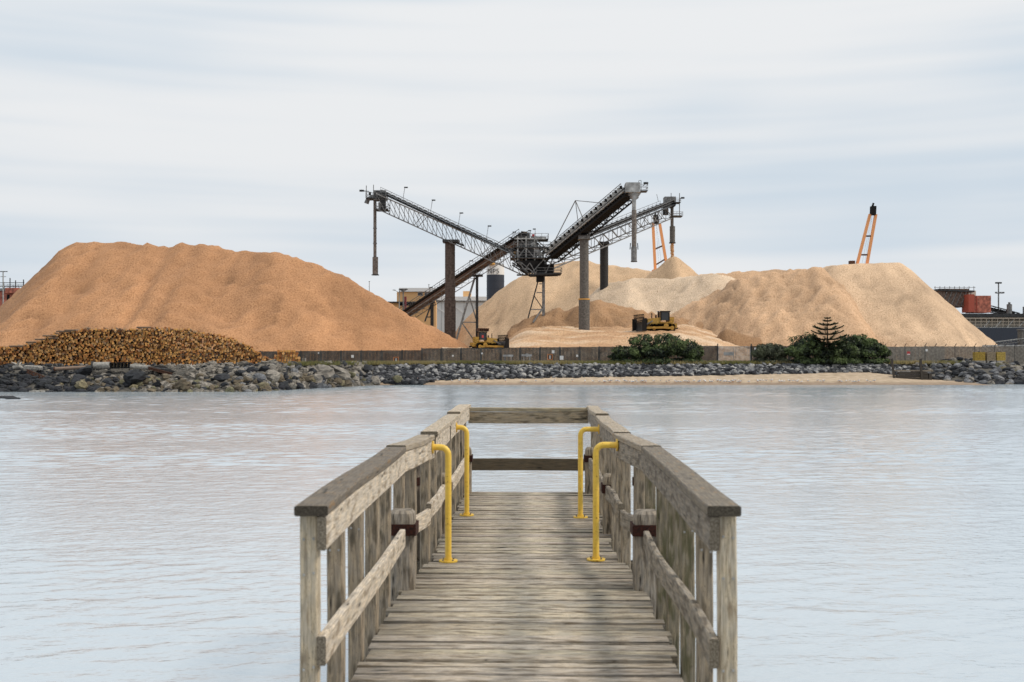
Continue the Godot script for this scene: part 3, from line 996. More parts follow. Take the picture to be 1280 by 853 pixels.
func conveyors() -> void:
	var tz = 226.0
	# left boom
	var o = thing("conveyor_boom", "long lattice conveyor boom reaching left over the orange pile, with its round brown column", "conveyor", Vector3(W(562, 440, 229).x, GROUND, -229))
	var q = o.position
	var a = W(473, 262, 232) - q
	var b = W(652, 343.5, tz) - q
	truss(o, a, b, 3.0, 3.1, 3.3, 15, M.steel, 0.2, 0.10)
	gallery(o, W(479, 244, 231.8) - q, W(655, 326, tz) - q, 3.0, 26, M.steel_dark, false, 5)
	cyl("column", W(562.5, 376, 229) - q, W(562.5, 303, 229) - q, 1.03, M.column_brown, o)
	cyl("column_sleeve", W(562.5, 440, 229) - q, W(562.5, 375, 229) - q, 1.16, M.column_brown, o)
	box("column_head", W(564, 302, 229) - q, Vector3(3.4, 0.5, 3.2), M.steel_dark, o)
	for s in [-1.0, 1.0]: bar("knee_brace", W(566, 302, 229) - q + Vector3(0, 0, s), W(580, 307, 229) - q + Vector3(0, 0, s), 0.25, 0.25, M.steel_dark, o)
	cyl("chute", W(468.6, 322, 232.3) - q, W(468.6, 250, 232.3) - q, 0.33, M.chute_grey, o)
	cyl("chute_sleeve", W(469, 343.5, 232.3) - q, W(469, 321.5, 232.3) - q, 0.58, M.chute_grey, o)
	cyl("chute_lip", W(469, 344.3, 232.3) - q, W(469, 343.4, 232.3) - q, 0.8, M.steel_dark, o)
	for yy in [285.0, 304.0]: cyl("chute_ring", W(468.6, yy + 1, 232.3) - q, W(468.6, yy, 232.3) - q, 0.42, M.steel, o)
	box("head_frame", W(475, 245, 232.2) - q, Vector3(2.4, 2.0, 2.6), M.steel, o)
	cyl("head_pulley", W(472, 243, 230.8) - q, W(472, 243, 230.8) - q + Vector3(0, 0, -3.0), 0.7, M.steel_dark, o)
	box("drive_unit", W(478.5, 256, 231.5) - q, Vector3(1.2, 2.2, 1.2), M.steel_dark, o)
	box("take_up_box", W(474.5, 258, 231.0) - q, Vector3(0.5, 1.6, 0.6), M.steel, o)
	rail_box(o, W(471, 249, 232.2) - q, Vector3(4.2, 1, 3.4), M.steel)
	rail_box(o, W(478, 263, 232.2) - q, Vector3(2.6, 1, 3.2), M.steel)
	part("spout", spout_mesh(), M.steel, o, Transform3D(Basis(), W(461.5, 249, 232.0) - q))
	bar("mast", W(457.8, 249, 232) - q, W(457.8, 232, 232) - q, 0.14, 0.14, M.steel, o)
	bar("mast", W(466.8, 249, 232) - q, W(466.8, 231, 232) - q, 0.14, 0.14, M.steel, o)
	bar("mast_arm", W(452, 238.5, 232) - q, W(461, 239.5, 232) - q, 0.14, 0.16, M.steel_dark, o)
	box("floodlight", W(452, 238.5, 232) - q, Vector3(0.9, 0.35, 0.5), M.steel_dark, o)
	box("floodlight", W(462.3, 242, 232) - q, Vector3(0.45, 0.6, 0.5), M.steel_dark, o)

	# front boom, towards us
	o = thing("conveyor_boom", "steep nearest conveyor boom rising right with stay cables and pale idlers, on the grey column", "conveyor", Vector3(W(730.5, 420, 213).x, GROUND, -213))
	q = o.position
	a = W(690, 330, tz - 2) - q
	b = W(789, 249, 196) - q
	truss(o, a + Vector3.UP * 0.4, b + Vector3.UP * 0.4, 2.8, 1.2, 1.0, 18, M.black_steel, 0.22, 0.13)
	bar("belly_plate", a + Vector3.UP * 1.1, b + Vector3.UP * 1.0, 2.0, 0.3, M.black_steel, o)
	gallery(o, W(690, 320, tz - 2) - q, W(787, 240, 196.5) - q, 2.8, 34, M.steel_dark, true, 0)
	cyl("column", W(730.3, 375, 213) - q, W(730.3, 299, 213) - q, 0.86, M.column_grey, o)
	cyl("column_sleeve", W(730.3, 432, 213) - q, W(730.3, 374.6, 213) - q, 1.05, M.column_grey, o)
	cyl("sleeve_band", W(730.3, 375, 213) - q, W(730.3, 373.6, 213) - q, 1.1, M.amber, o)
	box("column_head", W(730, 297, 213) - q, Vector3(2.2, 0.8, 2.6), M.steel, o)
	for s in [-1.2, 1.2]:
		bar("saddle_post", W(725, 299, 213) - q + Vector3(0, 0, s), W(725, 287, 213) - q + Vector3(0, 0, s), 0.2, 0.2, M.steel, o)
		bar("saddle_post", W(736, 299, 213) - q + Vector3(0, 0, s), W(736, 279, 213) - q + Vector3(0, 0, s), 0.2, 0.2, M.steel, o)
	var apex = W(719.3, 250.8, 214.5) - q
	for e in [[690.0, 308.0, 222.0], [730.0, 276.0, 213.0], [723.0, 281.0, 215.0], [754.5, 254.2, 205.5]]:
		bar("stay", apex, W(e[0], e[1], e[2]) - q, 0.13, 0.13, M.steel, o)
	box("head_box", W(790.5, 235.5, 196) - q, Vector3(2.5, 1.7, 2.6), M.grey_white, o)
	part("head_hopper", funnel(1.0, 0.42, 1.2), M.grey_white, o, Transform3D(Basis(), W(792.5, 249.5, 196) - q))
	rail_box(o, W(801, 239.5, 196) - q, Vector3(2.2, 1, 2.2), M.steel)
	for p in [[798.5, 226.0], [801.5, 225.5]]: bar("cage_hoop", W(p[0], 239, 196) - q, W(p[0], p[1], 196) - q, 0.08, 0.08, M.steel, o)
	bar("cage_hoop", W(798.5, 226, 196) - q, W(801.5, 225.5, 196) - q, 0.08, 0.08, M.steel, o)
	bar("floodlight_arm", W(803, 233, 196) - q, W(808, 229, 196) - q, 0.1, 0.1, M.steel_dark, o)
	box("floodlight", W(807.5, 229, 196) - q, Vector3(0.8, 0.3, 0.5), M.steel_dark, o)
	cyl("chute", W(792.6, 263, 196) - q, W(792.6, 246, 196) - q, 0.36, M.steel_pale, o)
	cyl("chute", W(792.7, 309.5, 196) - q, W(792.7, 262.8, 196) - q, 0.42, M.chute_grey, o)
	cyl("chute_sleeve", W(792.6, 327, 196) - q, W(792.6, 309, 196) - q, 0.5, M.steel, o)
	cyl("chute_lip", W(792.6, 327.6, 196) - q, W(792.6, 326.8, 196) - q, 0.58, M.steel_dark, o)
	for s in [-1.0, 1.0]: bar("chute_winch", W(792.6 + s * 5, 312, 196) - q, W(792.6 + s * 4.4, 304, 196) - q, 0.14, 0.14, M.steel_dark, o)

	# rear boom, away from us
	o = thing("conveyor_boom", "farther lattice conveyor boom reaching right above the pointed chip cone, on the black column", "conveyor", Vector3(W(755, 400, 258).x, GROUND, -258))
	q = o.position
	a = W(684, 336, tz + 3) - q
	b = W(834, 273, 297) - q
	truss(o, a, b, 3.0, 2.9, 3.3, 14, M.steel, 0.22, 0.12)
	gallery(o, W(684, 318, tz + 3) - q, W(834, 257, 297) - q, 3.0, 24, M.steel_dark, false, 0)
	cyl("column", W(755.2, 420, 258) - q, W(755.2, 306, 258) - q, 0.96, M.column_dark, o)
	box("column_head", W(754.5, 304.5, 258) - q, Vector3(2.4, 0.6, 3.0), M.steel_dark, o)
	box("head_frame", W(837, 251.5, 297) - q, Vector3(3.0, 2.0, 3.0), M.steel, o)
	box("drive_unit", W(832, 262, 296) - q, Vector3(1.4, 2.9, 1.4), M.steel_dark, o)
	cyl("head_pulley", W(841, 255, 295.5) - q, W(841, 255, 295.5) - q + Vector3(0, 0, -3), 0.9, M.steel_dark, o)
	rail_box(o, W(845, 271, 297) - q, Vector3(3.2, 1, 3.4), M.steel)
	rail_box(o, W(842, 254, 297) - q, Vector3(3.4, 1, 3.4), M.steel)
	bar("mast", W(849.5, 270, 297) - q, W(849.5, 241.5, 297) - q, 0.18, 0.18, M.steel, o)
	bar("mast", W(839, 250, 297) - q, W(839, 241.5, 297) - q, 0.16, 0.16, M.steel, o)
	bar("mast", W(823, 252, 297) - q, W(821, 243, 297) - q, 0.1, 0.1, M.steel, o)
	box("floodlight", W(853.5, 247.5, 297) - q, Vector3(0.9, 0.4, 0.6), M.steel_dark, o)
	bar("floodlight_arm", W(849.5, 249.5, 297) - q, W(853.5, 247.8, 297) - q, 0.12, 0.12, M.steel_dark, o)
	cyl("chute", W(840.2, 284, 297) - q, W(840.2, 258, 297) - q, 0.42, M.chute_grey, o)
	cyl("chute_sleeve", W(840.6, 303.5, 297) - q, W(840.6, 283, 297) - q, 0.72, M.column_grey, o)
	cyl("chute_lip", W(840.6, 304.4, 297) - q, W(840.6, 303.2, 297) - q, 0.88, M.steel_dark, o)
	# chips falling out of the chute
	var cm = begin()
	add_box(cm, Vector3.ZERO, Vector3(0.26, 0.1, 0.2), Basis(), Color(1, 1, 1))
	var xfs = []
	for i in 900:
		var t = rng.randf()
		var p = W(840.5, lerpf(303, 322, t), 297) + Vector3(rng.randfn() * 0.16, 0, rng.randfn() * 0.16)
		xfs.append(Transform3D(rand_basis(Vector3.ONE * rng.randf_range(0.6, 1.3)), p))
	var fall = scatter("falling_chips", cm.commit(), mat(lin(0.66, 0.40, 0.20), 1.0), xfs, [])
	add_child(fall, true)

	# feeder
	o = thing("feed_conveyor", "brown inclined feed conveyor climbing from behind the orange pile to the tower", "conveyor", Vector3(W(580, 440, 242).x, GROUND, -242))
	q = o.position
	a = W(500, 402, 256) - q
	b = W(655, 301, 229) - q
	var feed_dir = (b - a).normalized()
	truss(o, a + Vector3.DOWN * 0.9, b + Vector3.DOWN * 0.9, 2.0, 1.1, 1.1, 18, M.steel, 0.12, 0.08)
	bar("conveyor_side", a + Vector3.UP * 0.55, b + Vector3.UP * 0.55, 2.3, 0.40, M.rusty_brown, o)
	gallery(o, a + Vector3.UP * 0.9, b + Vector3.UP * 0.9, 2.4, 26, M.steel_dark, false, 3)
	var top = W(596.3, 346, 239) - q
	var foot = W(596.3, 440, 239) - q
	bar("trestle_leg", foot, top, 0.55, 0.55, M.steel_dark, o)
	bar("trestle_leg", W(566, 440, 237) - q, W(593.5, 347, 239) - q, 0.34, 0.34, M.steel, o)
	bar("trestle_tie", W(577, 403, 238) - q, W(596, 403, 239) - q, 0.24, 0.24, M.steel, o)
	bar("trestle_brace", W(587, 372, 238.5) - q, W(596, 402, 239) - q, 0.22, 0.22, M.steel, o)
	bar("trestle_brace", W(577, 403, 238) - q, W(594, 428, 239) - q, 0.22, 0.22, M.steel, o)
	box("trestle_head", W(597, 344.8, 239) - q, Vector3(2.2, 0.35, 2.6), M.steel_dark, o)
	bar("trestle_leg", W(540, 440, 249) - q, W(540, 379, 249) - q, 0.7, 0.7, M.steel_dark, o)
	bar("trestle_leg", W(531, 402, 248) - q, W(538.5, 382, 249) - q, 0.25, 0.25, M.steel_dark, o)
	bar("trestle_tie", W(532, 396.5, 248.5) - q, W(540, 396.5, 249) - q, 0.25, 0.25, M.steel_dark, o)

	transfer_tower(tz)

func spout_mesh() -> ArrayMesh:     # short curved discharge pipe bending downwards
	var st = begin()
	tube(st, [Vector3(0.9, 0.5, 0), Vector3(0.3, 0.35, 0), Vector3(-0.3, -0.1, 0), Vector3(-0.6, -0.9, 0)], [0.35, 0.42, 0.46, 0.5], 12)
	return st.commit()

func funnel(top: float, bottom: float, h: float) -> ArrayMesh:
	var st = begin()
	tube(st, [Vector3(0, 0, 0), Vector3(0, h, 0)], [bottom * 1.2, top * 1.3], 4)
	return st.commit()

func transfer_tower(tz: float) -> void:
	var o = thing("transfer_tower", "dark steel transfer tower full of beams and platforms where all conveyors meet", "tower", Vector3(W(676, 440, tz).x, GROUND, -tz))
	var q = o.position
	var P = func(px, py, dz = 0.0): return W(px, py, tz) - q + Vector3(0, 0, -dz)
	# legs
	bar("tower_leg", P.call(679.5, 440), P.call(679.5, 346), 0.55, 0.55, M.steel, o)
	bar("tower_leg", P.call(679.5, 440, 3.0), P.call(679.5, 346, 3.0), 0.45, 0.45, M.steel_dark, o)
	bar("tower_leg", P.call(660, 398), P.call(673, 350), 0.26, 0.26, M.steel_dark, o)
	bar("tower_leg", P.call(666, 404, -3.0), P.call(678, 386), 0.26, 0.26, M.steel, o)
	for yy in [355.0, 366.0, 387.0]: bar("rung", P.call(679 - (yy - 340) * 0.32, yy), P.call(679.5, yy), 0.18, 0.18, M.steel, o)
	bar("leg_brace", P.call(667, 369), P.call(679, 387), 0.18, 0.18, M.steel_dark, o)
	box("leg_box", P.call(675, 348.5), Vector3(1.5, 1.3, 1.8), M.black_steel, o)
	# round base truss and bearing platform
	for i in 9:
		var x0 = 646.0 + i * 6.0
		bar("base_beam", P.call(x0, 344), P.call(x0 + 6.0, 344), 0.3, 0.3, M.steel_dark, o)
	for k in [-2.6, 2.6]:
		bar("base_girder", P.call(640, 330, k), P.call(663, 344.5, k), 0.25, 0.25, M.steel_dark, o)
		bar("base_girder", P.call(663, 344.5, k), P.call(698, 343.5, k), 0.25, 0.25, M.steel_dark, o)
		for e in [[641, 331, 650, 329], [650, 329, 655, 340], [655, 340, 662, 330], [662, 330, 670, 344], [650, 337, 662, 338]]:
			bar("base_lattice", P.call(e[0], e[1], k), P.call(e[2], e[3], k), 0.16, 0.16, M.steel, o)
	rail_box(o, P.call(686, 343), Vector3(5.0, 1, 5.6), M.steel)
	rail_box(o, P.call(662, 324), Vector3(7.6, 1, 6.0), M.steel)
	rail_box(o, P.call(665, 311), Vector3(7.4, 1, 5.6), M.steel)
	rail_box(o, P.call(664, 300.5), Vector3(6.8, 1, 5.0), M.steel)
	# frame
	for px in [647.0, 657.5, 668.0, 679.0]:
		for k in [-2.4, 2.4]:
			bar("frame_post", P.call(px, 327, k), P.call(px, 297 if px < 672 else 309, k), 0.24, 0.24, M.steel if k > 0 else M.steel_pale, o)
	for yy in [300.0, 311.0, 324.0]:
		for k in [-2.4, 2.4]:
			bar("frame_beam", P.call(643 + (yy - 300) * 0.2, yy, k), P.call(682, yy, k), 0.26, 0.30, M.steel_pale if yy < 305 else M.steel, o)
	for e in [[647, 324, 657, 311], [657, 311, 668, 324], [668, 324, 679, 309], [640, 322, 662, 344], [692, 322, 681, 344], [647, 326, 668, 343], [679, 326, 664, 343], [650, 300, 660, 312], [636, 314, 650, 328], [683, 312, 668, 300]]:
		for k in [-2.4, 2.4]: bar("frame_brace", P.call(e[0], e[1], k), P.call(e[2], e[3], k), 0.2, 0.2, M.steel, o)
	# machinery
	box("drive_house", P.call(655.5, 296.5), Vector3(2.2, 1.6, 2.4), M.steel_dark, o)
	box("motor_cover", P.call(657, 292.8), Vector3(0.9, 0.6, 1.0), M.amber, o)
	box("motor_cover", P.call(666.5, 294.5), Vector3(0.5, 0.5, 0.5), M.red_paint, o)
	cyl("head_pulley", P.call(652, 298, -2.0), P.call(652, 298, 2.0), 1.0, M.black_steel, o)
	part("receiving_hopper", funnel(2.6, 0.9, 3.0), M.steel_dark, o, Transform3D(Basis(Vector3.UP, PI / 4), P.call(662, 328)))
	part("lower_hopper", funnel(2.9, 1.3, 2.2), M.black_steel, o, Transform3D(Basis(Vector3.UP, PI / 4), P.call(661, 341)))
	box("chute_body", P.call(660.5, 309), Vector3(3.2, 2.8, 3.0), M.steel, o, Vector3(0, 0, 0.3))
	bar("side_chute", P.call(665, 305, -1.5), P.call(676, 322, -1.5), 1.5, 0.9, M.grey_white, o)
	bar("side_chute", P.call(672, 303, 1.0), P.call(660, 322, 1.0), 1.3, 0.8, M.steel_pale, o)
	box("gear_box", P.call(651, 320), Vector3(1.7, 1.4, 2.0), M.steel_dark, o)
	box("gear_box", P.call(644, 318), Vector3(0.7, 1.0, 1.0), M.amber, o)
	box("motor", P.call(685, 336), Vector3(2.4, 1.6, 2.2), M.black_steel, o)
	box("motor", P.call(673, 333), Vector3(2.2, 2.4, 2.6), M.black_steel, o)
	box("cable_tray", P.call(640, 314), Vector3(2.4, 0.9, 0.6), M.steel_dark, o)
	cyl("swivel_drum", P.call(676, 345.5), P.call(676, 327), 1.25, M.steel_dark, o)
	for e in [[663, 288.5], [668.7, 286.5], [639, 297]]:
		bar("lamp_pole", P.call(e[0] + 1.0, 300), P.call(e[0], e[1]), 0.09, 0.09, M.steel, o)
		box("lamp_head", P.call(e[0] - 0.8, e[1]), Vector3(0.6, 0.2, 0.3), M.steel_dark, o)
	bar("gantry_beam", P.call(664, 297), P.call(683, 297.5), 0.25, 0.4, M.steel_pale, o)

# ---------------------------------------------------------------- buildings, silo, lamps far behind
func background_yard() -> void:
	var d = 330.0
	var o = thing("silo", "white and navy round silo half hidden behind the left boom", "silo", Vector3(W(619.3, 440, d).x, GROUND, -d))
	var q = o.position
	var r = 11.0 / F * d
	cyl("navy_shell", W(619.3, 440, d) - q, W(619.3, 344, d) - q, r, M.navy, o, 32)
	cyl("white_shell", W(619.3, 344, d) - q, W(619.3, 331.5, d) - q, r + 0.02, M.white_paint, o, 32)
	var st = begin()
	tube(st, [W(619.3, 331.5, d) - q, W(619.3, 328.5, d) - q], [r, r * 0.35], 32)
	part("roof", st.commit(), M.grey_white, o)
	var tm = TextMesh.new()
	var font = SystemFont.new()
	font.font_names = PackedStringArray(["Droid Sans"])
	tm.font = font
	tm.text = "NPS"
	tm.font_size = 64
	tm.pixel_size = 1.35 / 46.0
	tm.depth = 0.12
	part("lettering", tm, M.steel_dark, o, Transform3D(Basis(), W(617, 340, d) - q + Vector3(0, 0, r + 0.02)))
	part("orange_emblem", funnel(0.6, 1.0, 0.7), M.amber, o, Transform3D(Basis(), W(615, 332.5, d) - q + Vector3(0, 0, r * 0.92)))
	for k in 6: cyl("band", W(619.3, 352 + k * 9, d) - q, W(619.3, 351.6 + k * 9, d) - q, r + 0.05, M.navy, o, 32)

	d = 300.0
	o = thing("office_building", "tan building with white flat roof behind the right shoulder of the orange pile", "building", Vector3(W(520, 440, d).x, GROUND, -d))
	q = o.position
	var half = Vector3(45.0 / F * d, 0, 12)
	box("wall", (W(518.5, 440, d) + W(518.5, 365, d)) * 0.5 - q + Vector3(0, 0, -6), Vector3(half.x, 75.0 / F * d, 12), M.tan_wall, o)
	box("roof", W(522, 362.5, d) - q + Vector3(0, 0, -6), Vector3(46.0 / F * d, 4.6 / F * d, 13), M.white_paint, o)
	box("lower_wall", (W(512, 440, d) + W(512, 379, d)) * 0.5 - q + Vector3(0, 0, 2), Vector3(68.0 / F * d, 61.0 / F * d, 4), M.tan_wall, o)
	box("canopy", W(510, 379, d) - q + Vector3(0, 0, 2.4), Vector3(70.0 / F * d, 0.3, 5.2), M.steel_dark, o)
	box("dark_opening", W(514, 381.5, d) - q + Vector3(0, 0, 4.02), Vector3(26.0 / F * d, 0.75, 0.1), M.black_steel, o)
	for px in [525.3, 534.0]:
		var wn = part("window", frame_mesh(1.35, 0.95, 0.1), M.grey_white, o, Transform3D(Basis(), W(px, 370, d) - q + Vector3(-0.67, 0, 0.06)))
		box("pane", Vector3(0.675, 0.475, -0.02), Vector3(1.15, 0.75, 0.04), M.glass_dark, wn)
	box("side_panel", W(537, 371, d) - q + Vector3(0, 0, 0.05), Vector3(1.6, 2.0, 0.08), M.grey_white, o)

	o = thing("storage_shed", "grey gabled storage shed behind the brown column", "shed", Vector3(W(575, 440, 352).x, GROUND, -352))
	q = o.position
	d = 352.0
	box("wall", (W(584, 440, d) + W(584, 377, d)) * 0.5 - q + Vector3(0, 0, -8), Vector3(90.0 / F * d, 63.0 / F * d, 16), M.shed_wall, o)
	box("roof", W(587, 373.5, d) - q + Vector3(0, 0, -8), Vector3(92.0 / F * d, 5.0 / F * d, 17), M.white_paint, o)
	box("eave", W(587, 376.6, d) - q + Vector3(0, 0, 0.3), Vector3(92.0 / F * d, 0.3, 0.5), M.steel, o)
	box("roof_box", W(583, 367, d) - q + Vector3(0, 0, -6), Vector3(10.0 / F * d, 8.0 / F * d, 3), M.tan_wall, o)
	for e in [[540.0, 380.0, 560.0, 394.0], [562.0, 378.0, 580.0, 392.0]]:
		bar("gable_flashing", W(e[0], e[1], d) - q + Vector3(0, 0, 0.08), W(e[2], e[3], d) - q + Vector3(0, 0, 0.08), 0.14, 0.3, M.white_paint, o)
	for px in [552.0, 566.0, 580.0, 594.0]: bar("wall_seam", W(px, 440, d) - q + Vector3(0, 0, 0.03), W(px, 378, d) - q + Vector3(0, 0, 0.03), 0.1, 0.06, M.steel, o)

	# yard lamps
	for e in [[499.0, 375.0, 361.0, "blue", "yard lamp on a pale blue post with spread arms, left of the tan building"], [504.0, 358.0, 358.5, "tan", "yard lamp on a grey post with a flat wide head before the tan building"]]:
		var dd = 285.0
		o = thing("yard_lamp", e[4], "lamp post", Vector3(W(e[0], 440, dd).x, GROUND, -dd))
		q = o.position
		if e[3] == "blue":
			pole("post", Vector3.ZERO, W(486.7, 363, dd) - q + Vector3(W(499, 440, dd).x - W(486.7, 440, dd).x, 0, 0), 0.16, 0.1, M.steel_pale, o)
			for s in [-1.0, 1.0]: bar("arm", W(499, 366, dd) - q, W(499 + s * 6.0, 363, dd) - q, 0.1, 0.1, M.steel_pale, o)
			for s in [-1.0, 1.0]: box("lamp_head", W(499 + s * 6.5, 362.8, dd) - q, Vector3(0.7, 0.16, 0.3), M.steel, o)
		else:
			pole("post", Vector3.ZERO, W(504, 362, dd) - q, 0.2, 0.16, M.steel, o)
			part("lamp_head", funnel(0.9, 0.25, 0.55), M.steel, o, Transform3D(Basis(), W(504, 364.5, dd) - q))
			box("head_plate", W(504, 361.8, dd) - q, Vector3(2.2, 0.2, 1.2), M.steel_dark, o)
	for e in [[461.5, 352.0, "thin bare pole rising behind the toe of the orange pile"], [536.0, 356.0, "thin bluish pole beside the white roof of the tan building"]]:
		o = thing("yard_pole", e[2], "pole", Vector3(W(e[0], 440, 300).x, GROUND, -300))
		pole("shaft", Vector3.ZERO, W(e[0], e[1], 300) - o.position, 0.14, 0.07, M.steel, o)
		box("pole_cap", W(e[0], e[1], 300) - o.position, Vector3(0.4, 0.12, 0.3), M.steel, o)
	o = thing("red_bollard", "thick dark red post standing before the tan building", "post", Vector3(W(506.7, 440, 280).x, GROUND, -280))
	cyl("shaft", Vector3.ZERO, W(506.7, 371.5, 280) - o.position, 0.28, mat(lin(0.16, 0.02, 0.03), 0.6), o)
	cyl("cap", W(506.7, 371.6, 280) - o.position, W(506.7, 371, 280) - o.position, 0.32, mat(lin(0.2, 0.03, 0.04), 0.6), o)

	# far left
	d = 300.0
	o = thing("red_building", "orange red building with dark roof rails at the left edge behind the orange pile", "building", Vector3(W(0, 440, d).x, GROUND, -d))
	q = o.position
	box("wall", (W(-20, 440, d) + W(-20, 364, d)) * 0.5 - q + Vector3(0, 0, -6), Vector3(100.0 / F * d, 76.0 / F * d, 12), M.ship_orange, o)
	box("roof_edge", W(-20, 362.5, d) - q + Vector3(0, 0, -5.8), Vector3(98.0 / F * d, 0.5, 12.5), M.grey_white, o)
	box("doorway", W(10, 373, d) - q + Vector3(0, 0, 0.02), Vector3(0.7, 2.0, 0.1), M.black_steel, o)
	box("upper_step", W(16, 363.5, d) - q + Vector3(0, 0, -2), Vector3(3.4, 1.4, 6), M.ship_orange, o)
	rail_box(o, W(-16, 361, d) - q + Vector3(0, 0, -5), Vector3(90.0 / F * d, 1, 10), M.steel_dark)
	for e in [[8.0, 347.0], [15.0, 350.0], [25.0, 349.0], [0.0, 352.0]]:
		bar("rail_mast", W(e[0], 361, d) - q + Vector3(0, 0, -2), W(e[0], e[1], d) - q + Vector3(0, 0, -2), 0.2, 0.2, M.steel_dark, o)
	for yy in [353.0, 357.0]: bar("top_rail", W(-40, yy, d) - q + Vector3(0, 0, -2), W(26, yy, d) - q + Vector3(0, 0, -2), 0.16, 0.16, M.steel_dark, o)
	o = thing("radio_mast", "pale mast with crossbar at the left edge before the red building", "mast", Vector3(W(3.5, 440, 290).x, GROUND, -290))
	q = o.position
	pole("shaft", Vector3.ZERO, W(3.5, 339.5, 290) - q, 0.2, 0.14, M.steel_pale, o)
	bar("crossbar", W(-3, 339.6, 290) - q, W(9, 339.6, 290) - q, 0.18, 0.2, M.steel_dark, o)
	bar("crossbar", W(0, 346, 290) - q, W(7, 346, 290) - q, 0.14, 0.14, M.steel, o)

func jib(o: Node3D, l0: Vector3, l1: Vector3, r0: Vector3, r1: Vector3, tip: Vector3, bars: Array) -> void:
	var j = bar("crane_jib", l0, l1, 0.8, 0.8, M.jib_orange, o)
	bar("crane_jib", r0, r1, 0.8, 0.8, M.jib_orange, o)
	for t in bars:
		bar("jib_tie", l0.lerp(l1, t), r0.lerp(r1, t), 0.45, 0.45, M.rust_far, o)
	var mid = (l1 + r1) * 0.5
	bar("jib_head", mid - (tip - mid) * 0.1, tip, 2.0, 1.4, M.black_steel, o)
	bar("sheave_frame", tip + Vector3(-0.3, -0.3, 0), tip + Vector3(0.1, 1.0, 0), 0.5, 0.5, M.black_steel, o)
	for s in [0.35, 0.65]:
		bar("hoist_wire", tip.lerp(mid, s), l0.lerp(r0, s) + Vector3(0, -2, 0), 0.035, 0.035, M.steel_dark, o)

